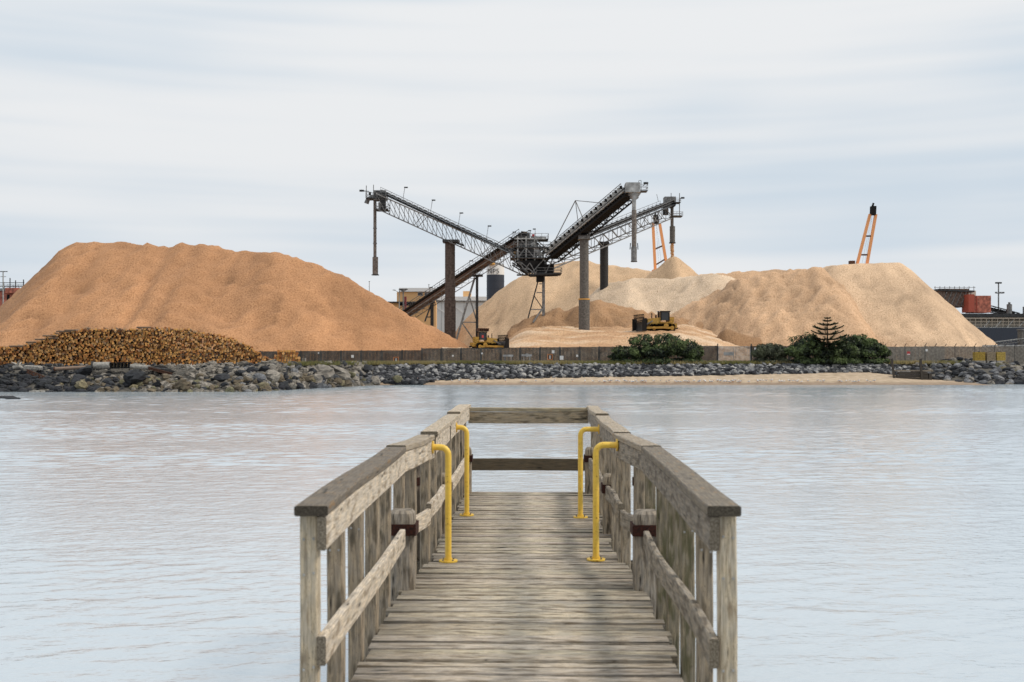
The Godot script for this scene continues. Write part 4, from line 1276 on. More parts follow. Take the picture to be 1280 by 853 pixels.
func ship() -> void:
	var d = 345.0
	var o = thing("cargo_ship", "dark hulled bulk carrier with orange red hoppers and two orange crane jibs behind the piles", "ship", Vector3(W(1150, 448, d).x, 0, -d))
	var q = o.position
	# hull as a lofted body
	var st = begin()
	var sec = []
	var xs = [700.0, 725.0, 790.0, 900.0, 1100.0, 1300.0, 1440.0, 1490.0]
	var wd = [0.4, 6.0, 14.0, 15.0, 15.0, 15.0, 13.0, 9.0]
	for i in xs.size():
		var x: float = W(xs[i], 448, d).x - q.x
		var yt = W(0, 411.5, d).y
		sec.append([Vector3(x, -2, -wd[i]), Vector3(x, yt, -wd[i]), Vector3(x, yt, wd[i]), Vector3(x, -2, wd[i])])
	for i in xs.size() - 1:
		for k in 3:
			quad(st, sec[i][k], sec[i][k + 1], sec[i + 1][k + 1], sec[i + 1][k])
	for e in [0, xs.size() - 1]:
		if e == 0: quad(st, sec[e][0], sec[e][3], sec[e][2], sec[e][1])
		else: quad(st, sec[e][0], sec[e][1], sec[e][2], sec[e][3])
	part("hull", st.commit(), M.navy, o)
	var P = func(px, py, z = 14.0): return W(px, py, d) - q + Vector3(0, 0, z)
	box("deck_house_wall", P.call(1280, 404.8, 10.0), Vector3(260.0 / F * d, 12.5 / F * d, 3.0), mat(lin(0.40, 0.36, 0.30), 0.85), o)
	bar("sheer_strake", P.call(790, 411.8, 14.6), P.call(1400, 411.8, 14.6), 0.3, 0.5, M.steel_pale, o)
	for yy in [400.0, 404.0, 408.0]: bar("deck_rail", P.call(1150, yy), P.call(1420, yy), 0.12, 0.14 if yy > 401 else 0.3, mat(lin(0.42, 0.36, 0.29), 0.8), o)
	for i in 40: bar("rail_stanchion", P.call(1150 + i * 6.6, 411), P.call(1150 + i * 6.6, 400), 0.14, 0.14, mat_cache("rail_tan", lin(0.42, 0.36, 0.29)), o)
	for i in 12: bar("rail_brace", P.call(1206 + i * 14.0, 411), P.call(1213 + i * 14.0, 403), 0.2, 0.2, M.steel_pale, o)
	bar("conveyor_deck", P.call(1140, 396.5, 12.0), P.call(1420, 396.5, 12.0), 4.0, 1.0, M.steel_dark, o)
	for i in 20: box("deck_unit", P.call(1196 + i * 7.5, 399 - (i % 3), 13.2), Vector3(0.9, 0.7 + 0.3 * (i % 2), 1.0), M.steel if i % 2 else M.rust_far, o)
	# roofed dark conveyor house
	box("conveyor_house", P.call(1180, 374, 4.0), Vector3(36.0 / F * d, 22.0 / F * d, 8), M.rusty_brown, o)
	var roof = bar("house_roof", P.call(1160, 364.5, 4.0), P.call(1204, 366.5, 4.0), 9.5, 0.5, M.steel_dark, o)
	for i in 6: bar("house_brace", P.call(1164 + i * 6.0, 384, 8.2), P.call(1171 + i * 6.0, 367, 8.2), 0.22, 0.22, M.steel, o)
	for i in 9: bar("roof_rail_post", P.call(1163 + i * 6.0, 365, 4.0), P.call(1163 + i * 6.0, 359, 4.0), 0.14, 0.14, M.steel, o)
	bar("roof_rail", P.call(1162, 360.5, 4.0), P.call(1213, 360.5, 4.0), 0.12, 0.12, M.steel, o)
	box("cream_house", P.call(1209, 367.5, 2.0), Vector3(9.0 / F * d, 6.0 / F * d, 4), mat(lin(0.62, 0.56, 0.46), 0.8), o)
	box("red_hopper", P.call(1209.5, 382.5, 8.0), Vector3(21.0 / F * d, 20.5 / F * d, 6), M.ship_orange, o)
	box("red_hopper", P.call(1195.5, 381.5, 9.0), Vector3(7.0 / F * d, 21.5 / F * d, 5), mat(lin(0.42, 0.085, 0.05), 0.7), o)
	for i in 1: box("hopper_rib", P.call(1202.5 + i * 7.0, 382.5, 11.1), Vector3(0.25, 20.0 / F * d, 0.25), mat_cache("rib", lin(0.35, 0.07, 0.045)), o)
	box("red_hopper", P.call(1285, 380.5, 8.0), Vector3(20.0 / F * d, 21.0 / F * d, 6), M.ship_orange, o)
	# sloping lattice to the right of the hopper
	for k in [3.0, 7.0]:
		bar("slant_chord", P.call(1220, 382, k), P.call(1262, 393, k), 0.3, 0.3, M.steel_dark, o)
		bar("slant_chord", P.call(1220, 389, k), P.call(1262, 396, k), 0.3, 0.3, M.steel_dark, o)
		for i in 6: bar("slant_brace", P.call(1221 + i * 7, 388.5 + i * 1.1, k), P.call(1226 + i * 7, 383.5 + i * 1.8, k), 0.2, 0.2, M.steel_dark, o)
	bar("slant_cover", P.call(1222, 386, 5.0), P.call(1258, 394, 5.0), 2.0, 1.0, M.black_steel, o)
	for e in [[1244.0, 380.0], [1263.5, 383.0]]:
		cyl("vent", P.call(e[0], 396, 10.0), P.call(e[0], e[1] + 2.5, 10.0), 0.75, M.steel, o, 12)
		cyl("vent_cap", P.call(e[0], e[1] + 2.6, 10.0), P.call(e[0], e[1], 10.0), 0.35, M.steel, o, 10)
	# jibs
	jib(o, P.call(1071, 333, 0), P.call(1087.8, 268, 0), P.call(1083.5, 333, 0), P.call(1095, 268, 0), P.call(1091.8, 258, 0), [0.22, 0.58])
	jib(o, P.call(819.5, 345, 0), P.call(816.3, 279, 0), P.call(834, 335, 0), P.call(824.6, 279, 0), P.call(819.6, 269, 0), [0.2, 0.5])
	box("crane_house", P.call(1065, 329.5, 0), Vector3(1.6, 1.6, 1.6), M.rust_far, o)
	box("crane_base", P.call(1077, 372, 0), Vector3(5, 20, 5), M.jib_orange, o)
	box("crane_base", P.call(826, 378, 0), Vector3(5, 20, 5), M.jib_orange, o)
	# dock edge before the hull
	o = thing("gangway", "dark lattice gangway rising beside the hull at the right edge", "gangway", W(1260, 430, 300))
	q = o.position
	truss(o, W(1206, 437, 300) - q, W(1300, 424.5, 300) - q, 1.4, 0.9, 0.9, 14, M.steel, 0.16, 0.1)
	o = thing("lattice_bridge", "low grey lattice bridge lying behind the yellow blocks at the right edge", "bridge", W(1265, 440, 190))
	q = o.position
	truss(o, W(1231, 441, 190) - q, W(1330, 440, 190) - q, 1.6, 1.15, 1.15, 18, M.steel, 0.16, 0.11)
	o = thing("dock_post", "thick grey post standing before the ship hull at the right edge", "post", Vector3(W(1276, 440, 300).x, 2, -300))
	cyl("shaft", Vector3.ZERO, W(1276, 413, 300) - o.position, 0.75, M.column_grey, o)
	cyl("cap", W(1276, 413.2, 300) - o.position, W(1276, 411.5, 300) - o.position, 0.95, M.steel, o)
	o = thing("light_mast", "tall thin light mast with two rings of lamps above the ship deck", "mast", Vector3(W(1248.5, 440, 380).x, 2, -380))
	q = o.position
	pole("shaft", Vector3.ZERO, W(1248.5, 353, 380) - q, 0.3, 0.2, M.steel, o)
	bar("lamp_ring", W(1244.8, 353.8, 380) - q, W(1252.2, 353.8, 380) - q, 0.7, 0.5, M.steel_dark, o)
	bar("lamp_arm", W(1245.5, 366.6, 380) - q, W(1255, 366.6, 380) - q, 0.2, 0.3, M.steel_dark, o)
	for px in [1245.5, 1251.0, 1254.5]: box("lamp_head", W(px, 366, 380) - q, Vector3(0.6, 0.5, 0.5), M.steel, o)

func mat_cache(k: String, c: Color) -> Material:
	if not M.has(k): M[k] = mat(c, 0.8)
	return M[k]

# ---------------------------------------------------------------- rocks
func shore_rocks() -> void:
	var dark = []
	var pale = []
	var brown = []
	for i in 6: dark.append(rock_mesh(200 + i, Color(0.046, 0.049, 0.056)))
	for i in 6: pale.append(rock_mesh(220 + i, Color(0.38, 0.34, 0.285)))
	for i in 4: brown.append(rock_mesh(240 + i, Color(0.22, 0.175, 0.115)))
	var ochre = [rock_mesh(260, Color(0.30, 0.255, 0.15)), rock_mesh(261, Color(0.26, 0.24, 0.14))]
	var grey = [rock_mesh(270, Color(0.22, 0.225, 0.235)), rock_mesh(271, Color(0.15, 0.153, 0.16)), rock_mesh(272, Color(0.30, 0.30, 0.305))]
	var bright = [rock_mesh(280, Color(0.50, 0.49, 0.47)), rock_mesh(281, Color(0.42, 0.41, 0.40)), rock_mesh(282, Color(0.58, 0.56, 0.52))]
	var all = []       # [size in the picture, mesh, transform, region]
	# breakwater at the left: dark blocks at its outer end, paler rubble towards the beach
	for i in 3400:
		var x = rng.randf_range(-88.0, -19.0)
		var toe = piece(x, SX, TOE)
		var top = piece(x, TX, TOP)
		var t = pow(rng.randf(), 0.85)
		var d = lerpf(toe - 1.0, top + 1.0, t)
		var px = 640.0 + x / d * F
		var h = height(x, maxf(d, toe - 0.6))
		var k = clampf((px - 40.0) / 130.0, 0.0, 1.0)
		var s: float = (0.38 + 0.72 * pow(rng.randf(), 2.2)) if px < 300 else (0.45 + 1.0 * pow(rng.randf(), 2.0))
		if rng.randf() < 0.35: s *= 0.6
		if t > 0.5 and px < 240: s *= 0.62
		var set_: Array
		var reg = "pale"
		if rng.randf() > k * 0.80:
			set_ = dark
			reg = "dark"
			if px < 120: s *= 1.12
		elif px > 290 and rng.randf() < 0.14:
			set_ = grey
			reg = "grey"
		elif t < 0.5 and rng.randf() < 0.55:
			set_ = brown if rng.randf() < 0.7 else ochre
			reg = "brown"
		else:
			set_ = pale
		var sc = Vector3(s * rng.randf_range(0.9, 1.4), s * rng.randf_range(0.55, 0.85), s * rng.randf_range(0.8, 1.2))
		all.append([s / d, set_[rng.randi() % set_.size()], Transform3D(rand_basis(sc), Vector3(x, h + s * 0.10, -d)), reg])
	# revetment along the beach
	for i in 3600:
		var x = rng.randf_range(-19.0, 57.0)
		var toe = piece(x, SX, TOE)
		var top = piece(x, TX, TOP)
		var t = rng.randf()
		var d = lerpf(toe - 0.3, top - 0.9, t)
		var s = rng.randf_range(0.38, 0.90)
		var px = 640.0 + x / d * F
		var r = rng.randf()
		var hi = t * 0.5
		if px > 985 and px < 1100: hi += 0.25
		var set_: Array = grey if r < 0.25 + hi * 0.2 else (bright if r > 0.89 - hi * 0.30 else dark)
		var sc = Vector3(s * rng.randf_range(0.9, 1.4), s * rng.randf_range(0.6, 0.95), s)
		all.append([s / d * 0.9, set_[rng.randi() % set_.size()], Transform3D(rand_basis(sc), Vector3(x, height(x, d) + s * 0.12, -d)), "revetment"])
	# dark foot where the revetment meets the breakwater
	for i in 130:
		var x = rng.randf_range(-17.5, -10.5)
		var d = rng.randf_range(146.5, 152.0)
		var s = rng.randf_range(0.5, 1.0)
		all.append([s / d * 0.8, dark[rng.randi() % 6] if rng.randf() < 0.8 else grey[0], Transform3D(rand_basis(Vector3(s * 1.2, s * 0.8, s)), Vector3(x, maxf(height(x, d), 0.1) + 0.15, -d)), "revetment"])
	# right hand riprap
	for i in 620:
		var x = rng.randf_range(57.0, 96.0)
		var toe = piece(x, SX, TOE)
		var top = piece(x, TX, TOP)
		var t = rng.randf()
		var d = lerpf(toe - 0.8, top, t)
		if x < 58.2 and d < 157.0: continue
		var s = rng.randf_range(0.55, 1.25)
		var r = rng.randf()
		var set_: Array = dark if r < 0.42 else (grey if r < 0.75 else (pale if r < 0.93 else ochre))
		all.append([s / d, set_[rng.randi() % set_.size()], Transform3D(rand_basis(Vector3(s * 1.2, s * 0.75, s)), Vector3(x, height(x, d) + s * 0.12, -d)), "right"])
	# heap behind the yellow blocks
	for i in 60:
		var x = rng.randf_range(64.0, 71.0)
		var s = rng.randf_range(0.5, 1.1)
		all.append([s / 175.0, (dark if rng.randf() < 0.6 else pale)[rng.randi() % 6], Transform3D(rand_basis(Vector3(s * 1.2, s * 0.8, s)), Vector3(x, GROUND + rng.randf() * maxf(0.2, 0.9 - absf(x - 67.0) * 0.2), -166.0 - rng.randf() * 2.0)), "right"])
	# the ones one can point at
	var named = [
		["large dark brown boulder with a flat side below the white pipe sections", 165.5, 472.0, 119.0, 1.9, dark[0]],
		["rounded dark boulder among pale rubble right of the fallen beam", 277.0, 471.5, 121.0, 1.25, dark[2]],
		["blue grey rounded boulder at the right end of the rubble below the log stack", 323.5, 472.5, 121.0, 1.2, grey[0]],
		["broad dark block below the black crates near the rust lattice", 105.0, 464.5, 123.0, 1.6, dark[3]],
		["ochre stained boulder at the water line left of the rubble", 103.0, 480.5, 117.5, 1.3, ochre[0]],
		["long pale slab of rock leaning above the blue grey boulder", 340.0, 470.0, 122.5, 1.7, pale[1]],
		["brown rounded boulder at the water line below the rubble", 228.0, 483.0, 117.2, 1.35, brown[1]],
		["big yellowish boulder beside the dark rocks where the sand begins", 497.0, 475.0, 146.5, 1.1, ochre[1]],
		["big pale outcrop rock with a hollow beside it at the end of the breakwater", 402.0, 468.0, 134.0, 2.3, pale[0]],
		["second big pale outcrop rock, right of the one with a hollow", 423.0, 466.5, 138.0, 2.2, pale[3]],
		["low pale outcrop rock at the water line below the two big ones", 388.0, 475.0, 131.5, 1.9, pale[4]],
		["pale rock wedge sloping to the sand right of the outcrop", 441.0, 471.5, 142.0, 1.8, pale[5]],
		["pale tan boulder beside the sand at the end of the rubble", 468.0, 475.5, 145.5, 1.3, pale[2]]]
	for e in named:
		var p = W(e[1], e[2], e[3])
		var s: float = e[4]
		solo("boulder", e[5], M.rock, e[0], "boulder", Transform3D(rand_basis(Vector3(s * 1.3, s * 0.85, s * 1.1)), p), "boulders along the shore")
	# low rocks awash
	for e in [["low dark rock awash at the left edge of the bay", 4.0, 500.0, 98.0, 1.1], ["second low rock awash, right of the one at the left edge", 15.0, 501.5, 96.0, 0.7]]:
		var p = W(e[1], e[2], e[3])
		p.y = 0.02
		solo("boulder", dark[1], M.rock, e[0], "boulder", Transform3D(Basis.from_scale(Vector3(e[4] * 1.7, e[4] * 0.4, e[4])), p), "rocks awash at the left edge")
	all.sort_custom(func(u, v): return u[0] > v[0])
	var lab = {
		"dark": ["dark angular basalt boulder in the left breakwater", "dark boulders of the left breakwater"],
		"pale": ["pale rubble boulder below the log stack", "pale boulders below the log stack"],
		"grey": ["smooth grey boulder among the pale rubble below the log stack", "grey boulders below the log stack"],
		"brown": ["brown stained boulder near the water line below the log stack", "brown boulders below the log stack"],
		"revetment": ["broken grey rock in the long revetment behind the beach", "rocks of the long revetment"],
		"right": ["angular riprap rock at the right of the beach", "riprap rocks at the right"]}
	var rest = {}
	for i in all.size():
		var e = all[i]
		if i < 285:
			var o: Vector3 = e[2].origin
			var px = 640.0 + o.x / -o.z * F
			var spot = "below the driftwood root" if px < 60 else ("below the long brown pipe" if px < 115 else ("below the white pipe and black crate" if px < 165 else ("below the rusty beam" if px < 232 else ("below the right half of the log stack" if px < 330 else "near the low log stack"))))
			if e[3] == "revetment": spot = "below the lower fence" if px < 527 else ("left of the big bush" if px < 755 else ("below the big bush" if px < 880 else "below the gate and pine"))
			if e[3] == "right": spot = "beside the timber landing" if px < 1200 else "before the yellow blocks"
			var rise = "low" if o.y < 0.8 else ("halfway up" if o.y < 1.8 else "high on the bank")
			var kind = {"dark": "dark angular basalt boulder", "pale": "pale rubble boulder", "grey": "smooth grey boulder", "brown": "brown stained boulder", "revetment": "broken revetment rock", "right": "angular riprap rock"}[e[3]]
			solo("boulder", e[1], M.rock, kind + " " + rise + ", " + spot, "boulder", e[2], lab[e[3]][1])
		else:
			if not rest.has(e[1]): rest[e[1]] = []
			rest[e[1]].append(e[2])
	# the remaining rocks, one object
	var root = Node3D.new()
	root.name = numbered("riprap")
	add_child(root, true)
	root.set_meta("kind", "stuff")
	root.set_meta("label", "mass of smaller broken rocks along the whole far shore")
	for m in rest:
		var o = scatter("loose_rock", m, M.rock, rest[m], [])
		root.add_child(o, true)

# ---------------------------------------------------------------- logs
func log_mesh(wood: Color, l: float) -> ArrayMesh:
	var st = begin()
	var bark = Color(0.19, 0.125, 0.08)
	var sides = 9
	for k in sides:
		var a0 = TAU * k / sides
		var a1 = TAU * (k + 1) / sides
		var p = Vector3(cos(a0), sin(a0), 0)
		var q = Vector3(cos(a1), sin(a1), 0)
		var back = Vector3(0, 0, -l)
		quad(st, p, q, q + back, p + back, [], bark)
		for v in [Vector3.ZERO, q, p]:
			st.set_color(wood if v != Vector3.ZERO else wood * 0.86)
			st.set_normal(Vector3(0, 0, 1))
			st.add_vertex(v)
		for v in [back, p + back, q + back]:
			st.set_color(wood)
			st.set_normal(Vector3(0, 0, -1))
			st.add_vertex(v)
	return st.commit()

func log_stack() -> void:
	var woods = [Color(0.66, 0.32, 0.10), Color(0.52, 0.22, 0.06), Color(0.74, 0.42, 0.17), Color(0.36, 0.14, 0.045), Color(0.60, 0.34, 0.14), Color(0.22, 0.09, 0.035), Color(0.50, 0.21, 0.065), Color(0.12, 0.06, 0.03), Color(0.68, 0.36, 0.11), Color(0.46, 0.29, 0.16)]
	var meshes = []
	for w in woods: meshes.append(log_mesh(Color(w.r * 1.06, w.g * 1.03, w.b), 1.0))
	var d = 131.5
	var ox = []
	var oy = []
	for p in [[-330, 446], [-200, 436], [-60, 433], [0, 433], [28, 431], [45, 425], [75, 413], [110, 410], [160, 409], [205, 409], [235, 411], [262, 415], [288, 421], [308, 429], [325, 440], [338, 448], [348, 457]]:
		var v = W(p[0], p[1], d)
		ox.append(v.x)
		oy.append(v.y)
	var all = []
	var y = GROUND + 0.1
	var row = 0
	while y < 8.0:
		var x: float = ox[0]
		while x < ox[-1]:
			var r = rng.randf_range(0.08, 0.155)
			if y < piece(x, ox, oy) - r * 0.6 + rng.randf_range(-0.15, 0.1):
				var p = Vector3(x + rng.randf_range(-0.03, 0.03), y + rng.randf_range(-0.05, 0.05), -d + rng.randf_range(-0.35, 0.35))
				var b = Basis.from_euler(Vector3(rng.randf_range(-0.012, 0.012), 0.27 + rng.randf_range(-0.02, 0.02), rng.randf() * TAU)) * Basis.from_scale(Vector3(r, r * rng.randf_range(0.9, 1.1), rng.randf_range(4.6, 5.6)))
				all.append([r + (0.1 if x > -62.5 else 0.0), meshes[pick_wood(x, y)], Transform3D(b, p), 0])
			x += r * 2.02
		y += 0.205
		row += 1
	# second, low stack of redder logs at its right end
	for i in 7:
		var n = 13 - i
		for k in n:
			var r = rng.randf_range(0.13, 0.185)
			var p = Vector3(W(336 + i * 2.0, 458, 136.0).x + k * 0.325 + (i % 2) * 0.16, GROUND + 0.05 + i * 0.275, -136.0 + rng.randf_range(-0.2, 0.2))
			all.append([r + 0.12, meshes[[0, 1, 8, 3, 2][rng.randi() % 5]], Transform3D(Basis(Vector3.UP, 0.2) * Basis.from_scale(Vector3(r, r, 4.6)), p), 1])
	all.sort_custom(func(u, v): return u[0] > v[0])
	var rest = {}
	for i in all.size():
		var e = all[i]
		if i < 280:
			solo("log", e[1], M.tinted, log_label(e[2].origin, meshes.find(e[1]), e[3] == 1), "log", e[2], "logs of the low stack beside the fence" if e[3] else "logs of the big stack")
		else:
			if not rest.has(e[1]): rest[e[1]] = []
			rest[e[1]].append(e[2])
	var root = Node3D.new()
	root.name = numbered("log_pile")
	add_child(root, true)
	root.set_meta("kind", "stuff")
	root.set_meta("label", "the many thinner cut logs filling the big log stack")
	for m in rest:
		root.add_child(scatter("thin_logs", m, M.tinted, rest[m], []), true)
	# a few logs lying crosswise on top
	var k = 0
	for e in [[50, 424.5, 12], [62, 420, 16], [80, 414.5, 18], [38, 428, 14], [20, 433, 18], [180, 409.5, 18], [66, 423, 14], [88, 413, 14]]:
		var p = W(e[0], e[1], d - 0.7)
		var l: float = e[2] / F * d
		solo("log", meshes[[5, 3, 4, 9][k % 4]], M.tinted, "log lying crosswise on the top of the big log stack", "log", Transform3D(Basis.from_euler(Vector3(0, PI / 2 + rng.randf_range(-0.25, 0.25), rng.randf_range(-0.05, 0.05))) * Basis.from_scale(Vector3(0.10, 0.10, l)), p + Vector3(l * 0.5, 0, 0)), "crosswise logs on the big stack")
		k += 1

func log_label(o: Vector3, tone: int, low: bool) -> String:
	var px := 640.0 + o.x / -o.z * F
	var colour: String = ["orange ended", "red brown ended", "pale ended", "brown ended", "tan ended", "dark ended", "reddish ended", "blackish ended", "yellow ended", "grey tan ended"][maxi(tone, 0)]
	if low:
		return colour + " cut log in the " + ("lower" if o.y < GROUND + 0.7 else "upper") + " rows of the low stack by the fence"
	var part_of := "left end" if px < 60 else ("left half" if px < 150 else ("right half" if px < 250 else "right end"))
	return colour + " cut log in the " + ("bottom" if o.y < 3.6 else ("middle" if o.y < 5.4 else "top")) + " rows, " + part_of + " of the big stack"

func pick_wood(x: float, y: float) -> int:
	var r = rng.randf()
	var dark = 0.11 + 0.09 * sin(x * 0.25 + y)
	if r < dark: return 7 if r < dark * 0.5 else 5
	return [0, 1, 2, 3, 4, 6, 8, 9, 0, 8][rng.randi() % 10]

# ---------------------------------------------------------------- debris on the breakwater
func shore_debris() -> void:
	var d = 123.6
	var o = thing("concrete_pipe", "wide white concrete pipe section with dark collar on top of the breakwater", "pipe", W(127, 457.5, d))
	var q = o.position
	cyl("pipe_body", W(117, 457.5, d) - q, W(137.5, 457, d) - q, 0.40, M.concrete, o)
	cyl("collar", W(115, 457.5, d) - q, W(117.2, 457.5, d) - q, 0.50, M.steel_dark, o)
	o = thing("concrete_pipe", "narrower white concrete pipe right of the black timber crate", "pipe", W(175, 459, d))
	q = o.position
	cyl("pipe_body", W(163, 458.3, d) - q, W(187, 460, d) - q, 0.26, M.concrete, o)
	cyl("collar", W(186, 460, d) - q, W(187.6, 460.1, d) - q, 0.3, M.steel, o)
	o = thing("timber_crate", "black timber crate with pale gaps between two white pipes", "crate", W(150, 457.5, d))
	q = o.position
	for k in 2: bar("crate_rail", W(137.5, 454 + k * 6.5, d) - q, W(163, 453.4 + k * 6.5, d) - q, 0.5, 0.14, M.black_steel, o)
	for k in 6: bar("crate_bar", W(139 + k * 4.4, 453.5, d) - q, W(139 + k * 4.4, 460.5, d) - q, 0.5, 0.14, M.black_steel, o)
	box("packing", W(151, 457.3, d + 0.4) - q, Vector3(1.9, 0.42, 0.4), mat(lin(0.5, 0.40, 0.26), 0.9), o)
	o = thing("steel_pipe", "long brownish pipe lying left of the white pipe section", "pipe", W(92, 460.5, d))
	q = o.position
	cyl("pipe_body", W(68, 461.5, d) - q, W(114, 459, d) - q, 0.19, mat(lin(0.26, 0.18, 0.13), 0.85), o)
	cyl("flange", W(67.6, 461.5, d) - q, W(69, 461.4, d) - q, 0.25, M.rust_far, o)
	o = thing("rusty_beam", "rust red beam sloping down the rubble below the black tarpaulin", "beam", W(199, 464, d - 1))
	q = o.position
	bar("web", W(185, 460, d - 1) - q, W(215, 468.3, d - 1) - q, 0.05, 0.26, M.rust_far, o)
	for s in [-0.14, 0.14]: bar("beam_flange", W(185, 460, d - 1) - q + Vector3(0, s, 0), W(215, 468.3, d - 1) - q + Vector3(0, s, 0), 0.2, 0.04, M.rust_far, o)
	o = thing("rusty_lattice", "rusty lattice frame lying across the dark boulders", "lattice", W(45, 467.5, d - 2))
	q = o.position
	for s in [0.0, 3.6]: bar("lattice_rail", W(33, 462 + s, d - 2) - q, W(58, 472.5 + s, d - 2) - q, 0.12, 0.14, M.rust_far, o)
	for k in 6: bar("lattice_bar", W(34 + k * 4.6, 462.2 + k * 2.0, d - 2) - q, W(35.5 + k * 4.6, 466.5 + k * 2.0, d - 2) - q, 0.1, 0.16, M.rust_far, o)
	# a black tarpaulin over a heap
	o = thing("tarpaulin", "black tarpaulin slumped over the rubble before the log stack", "tarpaulin", W(201, 458, d))
	q = o.position
	var nz = noise(301, 0.8, 3)
	var st = begin()
	for j in 9:
		for i in 15:
			var u = float(i) / 14.0
			var v = float(j) / 8.0
			var bump = sin(u * PI) * sin(v * PI)
			var p = Vector3((u - 0.5) * 2.7, bump * 0.55 - 0.35 + nz.get_noise_2d(i * 0.8, j * 0.8) * 0.16 - u * 0.25, (0.5 - v) * 1.8)
			st.add_vertex(p)
	for j in 8:
		for i in 14:
			var a = j * 15 + i
			for k in [a, a + 15, a + 16, a, a + 16, a + 1]: st.add_index(k)
	st.generate_normals()
	part("sheet", st.commit(), M.black_steel, o)
	bar("tie_rope", Vector3(-1.2, -0.1, 0.92), Vector3(1.2, -0.3, 0.92), 0.05, 0.05, M.steel, o)
	# driftwood
	driftwood("bleached driftwood root with many arms above the dark boulders", W(22, 458, d), 1.2, 5)
	driftwood("bleached branching driftwood before the right part of the log stack", W(238, 459.5, d), 0.9, 4)
	o = thing("concrete_slab", "white concrete slab on the breakwater right of the driftwood root", "slab", W(40, 459.5, d))
	box("slab_body", Vector3.ZERO, Vector3(1.6, 0.34, 0.9), M.concrete, o, Vector3(0.1, 0.1, -0.05))
	box("broken_end", Vector3(0.95, -0.08, 0.0), Vector3(0.35, 0.26, 0.7), M.concrete, o, Vector3(0.2, 0.4, 0.15))
	o = thing("concrete_slab", "flat pale slab awash at the foot of the dark boulders", "slab", Vector3(W(40, 490, 116.5).x, 0.06, -116.5))
	box("slab_body", Vector3.ZERO, Vector3(1.9, 0.16, 0.8), M.concrete, o, Vector3(0.02, 0.05, 0))
	box("broken_end", Vector3(1.15, -0.02, 0.1), Vector3(0.4, 0.12, 0.5), M.concrete, o, Vector3(0.1, 0.5, 0))
	o = thing("stone_post", "grey stone post beside the low log stack", "post", Vector3(W(380, 458, 140).x, GROUND - 0.2, -140))
	part("shaft", prism_block(0.42, 1.0, 0.5), M.concrete, o)
	box("cap", Vector3(0, 1.03, 0), Vector3(0.46, 0.08, 0.46), M.concrete, o)

func driftwood(label: String, at: Vector3, size: float, n: int) -> void:
	var o = thing("driftwood", label, "driftwood", at)
	var m = mat_cache("driftwood", lin(0.40, 0.365, 0.315))
	for k in n:
		var an = TAU * k / n + rng.randf_range(-0.3, 0.3)
		var e = Vector3(cos(an) * rng.randf_range(0.5, 1.0), 0.15 + absf(sin(an)) * rng.randf_range(0.1, 0.5), sin(an) * 0.5) * size
		var st = begin()
		tube(st, [Vector3.ZERO, e * 0.5 + Vector3(0, rng.randf_range(-0.1, 0.15), 0), e], [0.13 * size, 0.09 * size, 0.025], 7)
		part("branch", st.commit(), m, o)
	var tr = begin()
	tube(tr, [Vector3(-0.4, -0.15, 0) * size, Vector3(0.1, 0.02, 0) * size, Vector3(0.6, -0.2, 0.2) * size], [0.2 * size, 0.17 * size, 0.1 * size], 8)
	part("trunk", tr.commit(), m, o)

# ---------------------------------------------------------------- bushes, pine, grass
func foliage(lobes: Array, count: int, size: float, dark: Color, light: Color, seed_: int) -> ArrayMesh:
	var r = RandomNumberGenerator.new()
	r.seed = seed_
	var nz = noise(seed_, 0.55, 3)
	var st = begin()
	var vol = 0.0
	for l in lobes: vol += l[1].x * l[1].y
	for l in lobes:
		var c: Vector3 = l[0]
		var rad: Vector3 = l[1]
		var n = int(count * rad.x * rad.y / vol)
		for i in n:
			var dir = Vector3(r.randfn(), r.randfn(), r.randfn()).normalized()
			var q = dir * (0.62 + 0.38 * sqrt(r.randf()))
			var lump = nz.get_noise_3dv((c + q * rad) * 1.0)
			if lump < -0.16 and r.randf() < 0.75: continue
			q *= 1.0 + lump * 0.5 + (r.randf() * 0.28 if r.randf() < 0.07 else 0.0)
			var p = c + q * rad
			if p.y < 0.3: p.y = 0.3 + r.randf() * 0.3
			var s = size * r.randf_range(0.55, 1.25)
			var nrm = (dir + Vector3(r.randfn(), r.randfn() + 0.5, r.randfn()) * 0.55).normalized()
			var t = nrm.cross(Vector3(r.randfn(), r.randfn(), r.randfn())).normalized()
			var b = nrm.cross(t)
			var col = dark.lerp(light, clampf(r.randf() * 0.6 + lump * 1.6 + dir.y * 0.15, 0.0, 1.0))
			quad(st, p - t * s, p + b * s * 0.42 + nrm * s * 0.12, p + t * s, p - b * s * 0.42 + nrm * s * 0.12, [], col)
	return st.commit()

func bush(called: String, label: String, lobes_px: Array, d: float, count: int, dark: Color, light: Color, seed_: int) -> void:
	var cx = 0.0
	for l in lobes_px: cx += l[0] / lobes_px.size()
	var o = thing(called, label, "bush", Vector3(W(cx, 448, d).x, GROUND - 0.15, -d))
	var lobes = []
	for l in lobes_px:
		var c = W(l[0], l[1], d) - o.position
		c.z += l[4] if l.size() > 4 else 0.0
		var rad = Vector3(l[2], l[3], 0) / F * d
		rad.z = minf(rad.x * 0.8, 2.2)
		lobes.append([c, rad])
		var st = begin()
		var foot = Vector3(c.x * 0.85, 0, c.z * 0.6)
		tube(st, [foot, (foot + c) * 0.5 + Vector3(0.1, 0, 0.1), c], [0.14, 0.1, 0.04], 6)
		part("stem", st.commit(), M.bark, o)
	for i in lobes.size():
		var l = lobes[i]
		lobes.append([Vector3(l[0].x, 0.55, l[0].z + 0.1), Vector3(l[1].x * 0.9, 0.5, l[1].z)])
	part("foliage", foliage(lobes, count * 4 / 3, 0.24, dark, light, seed_), M.leaf, o)

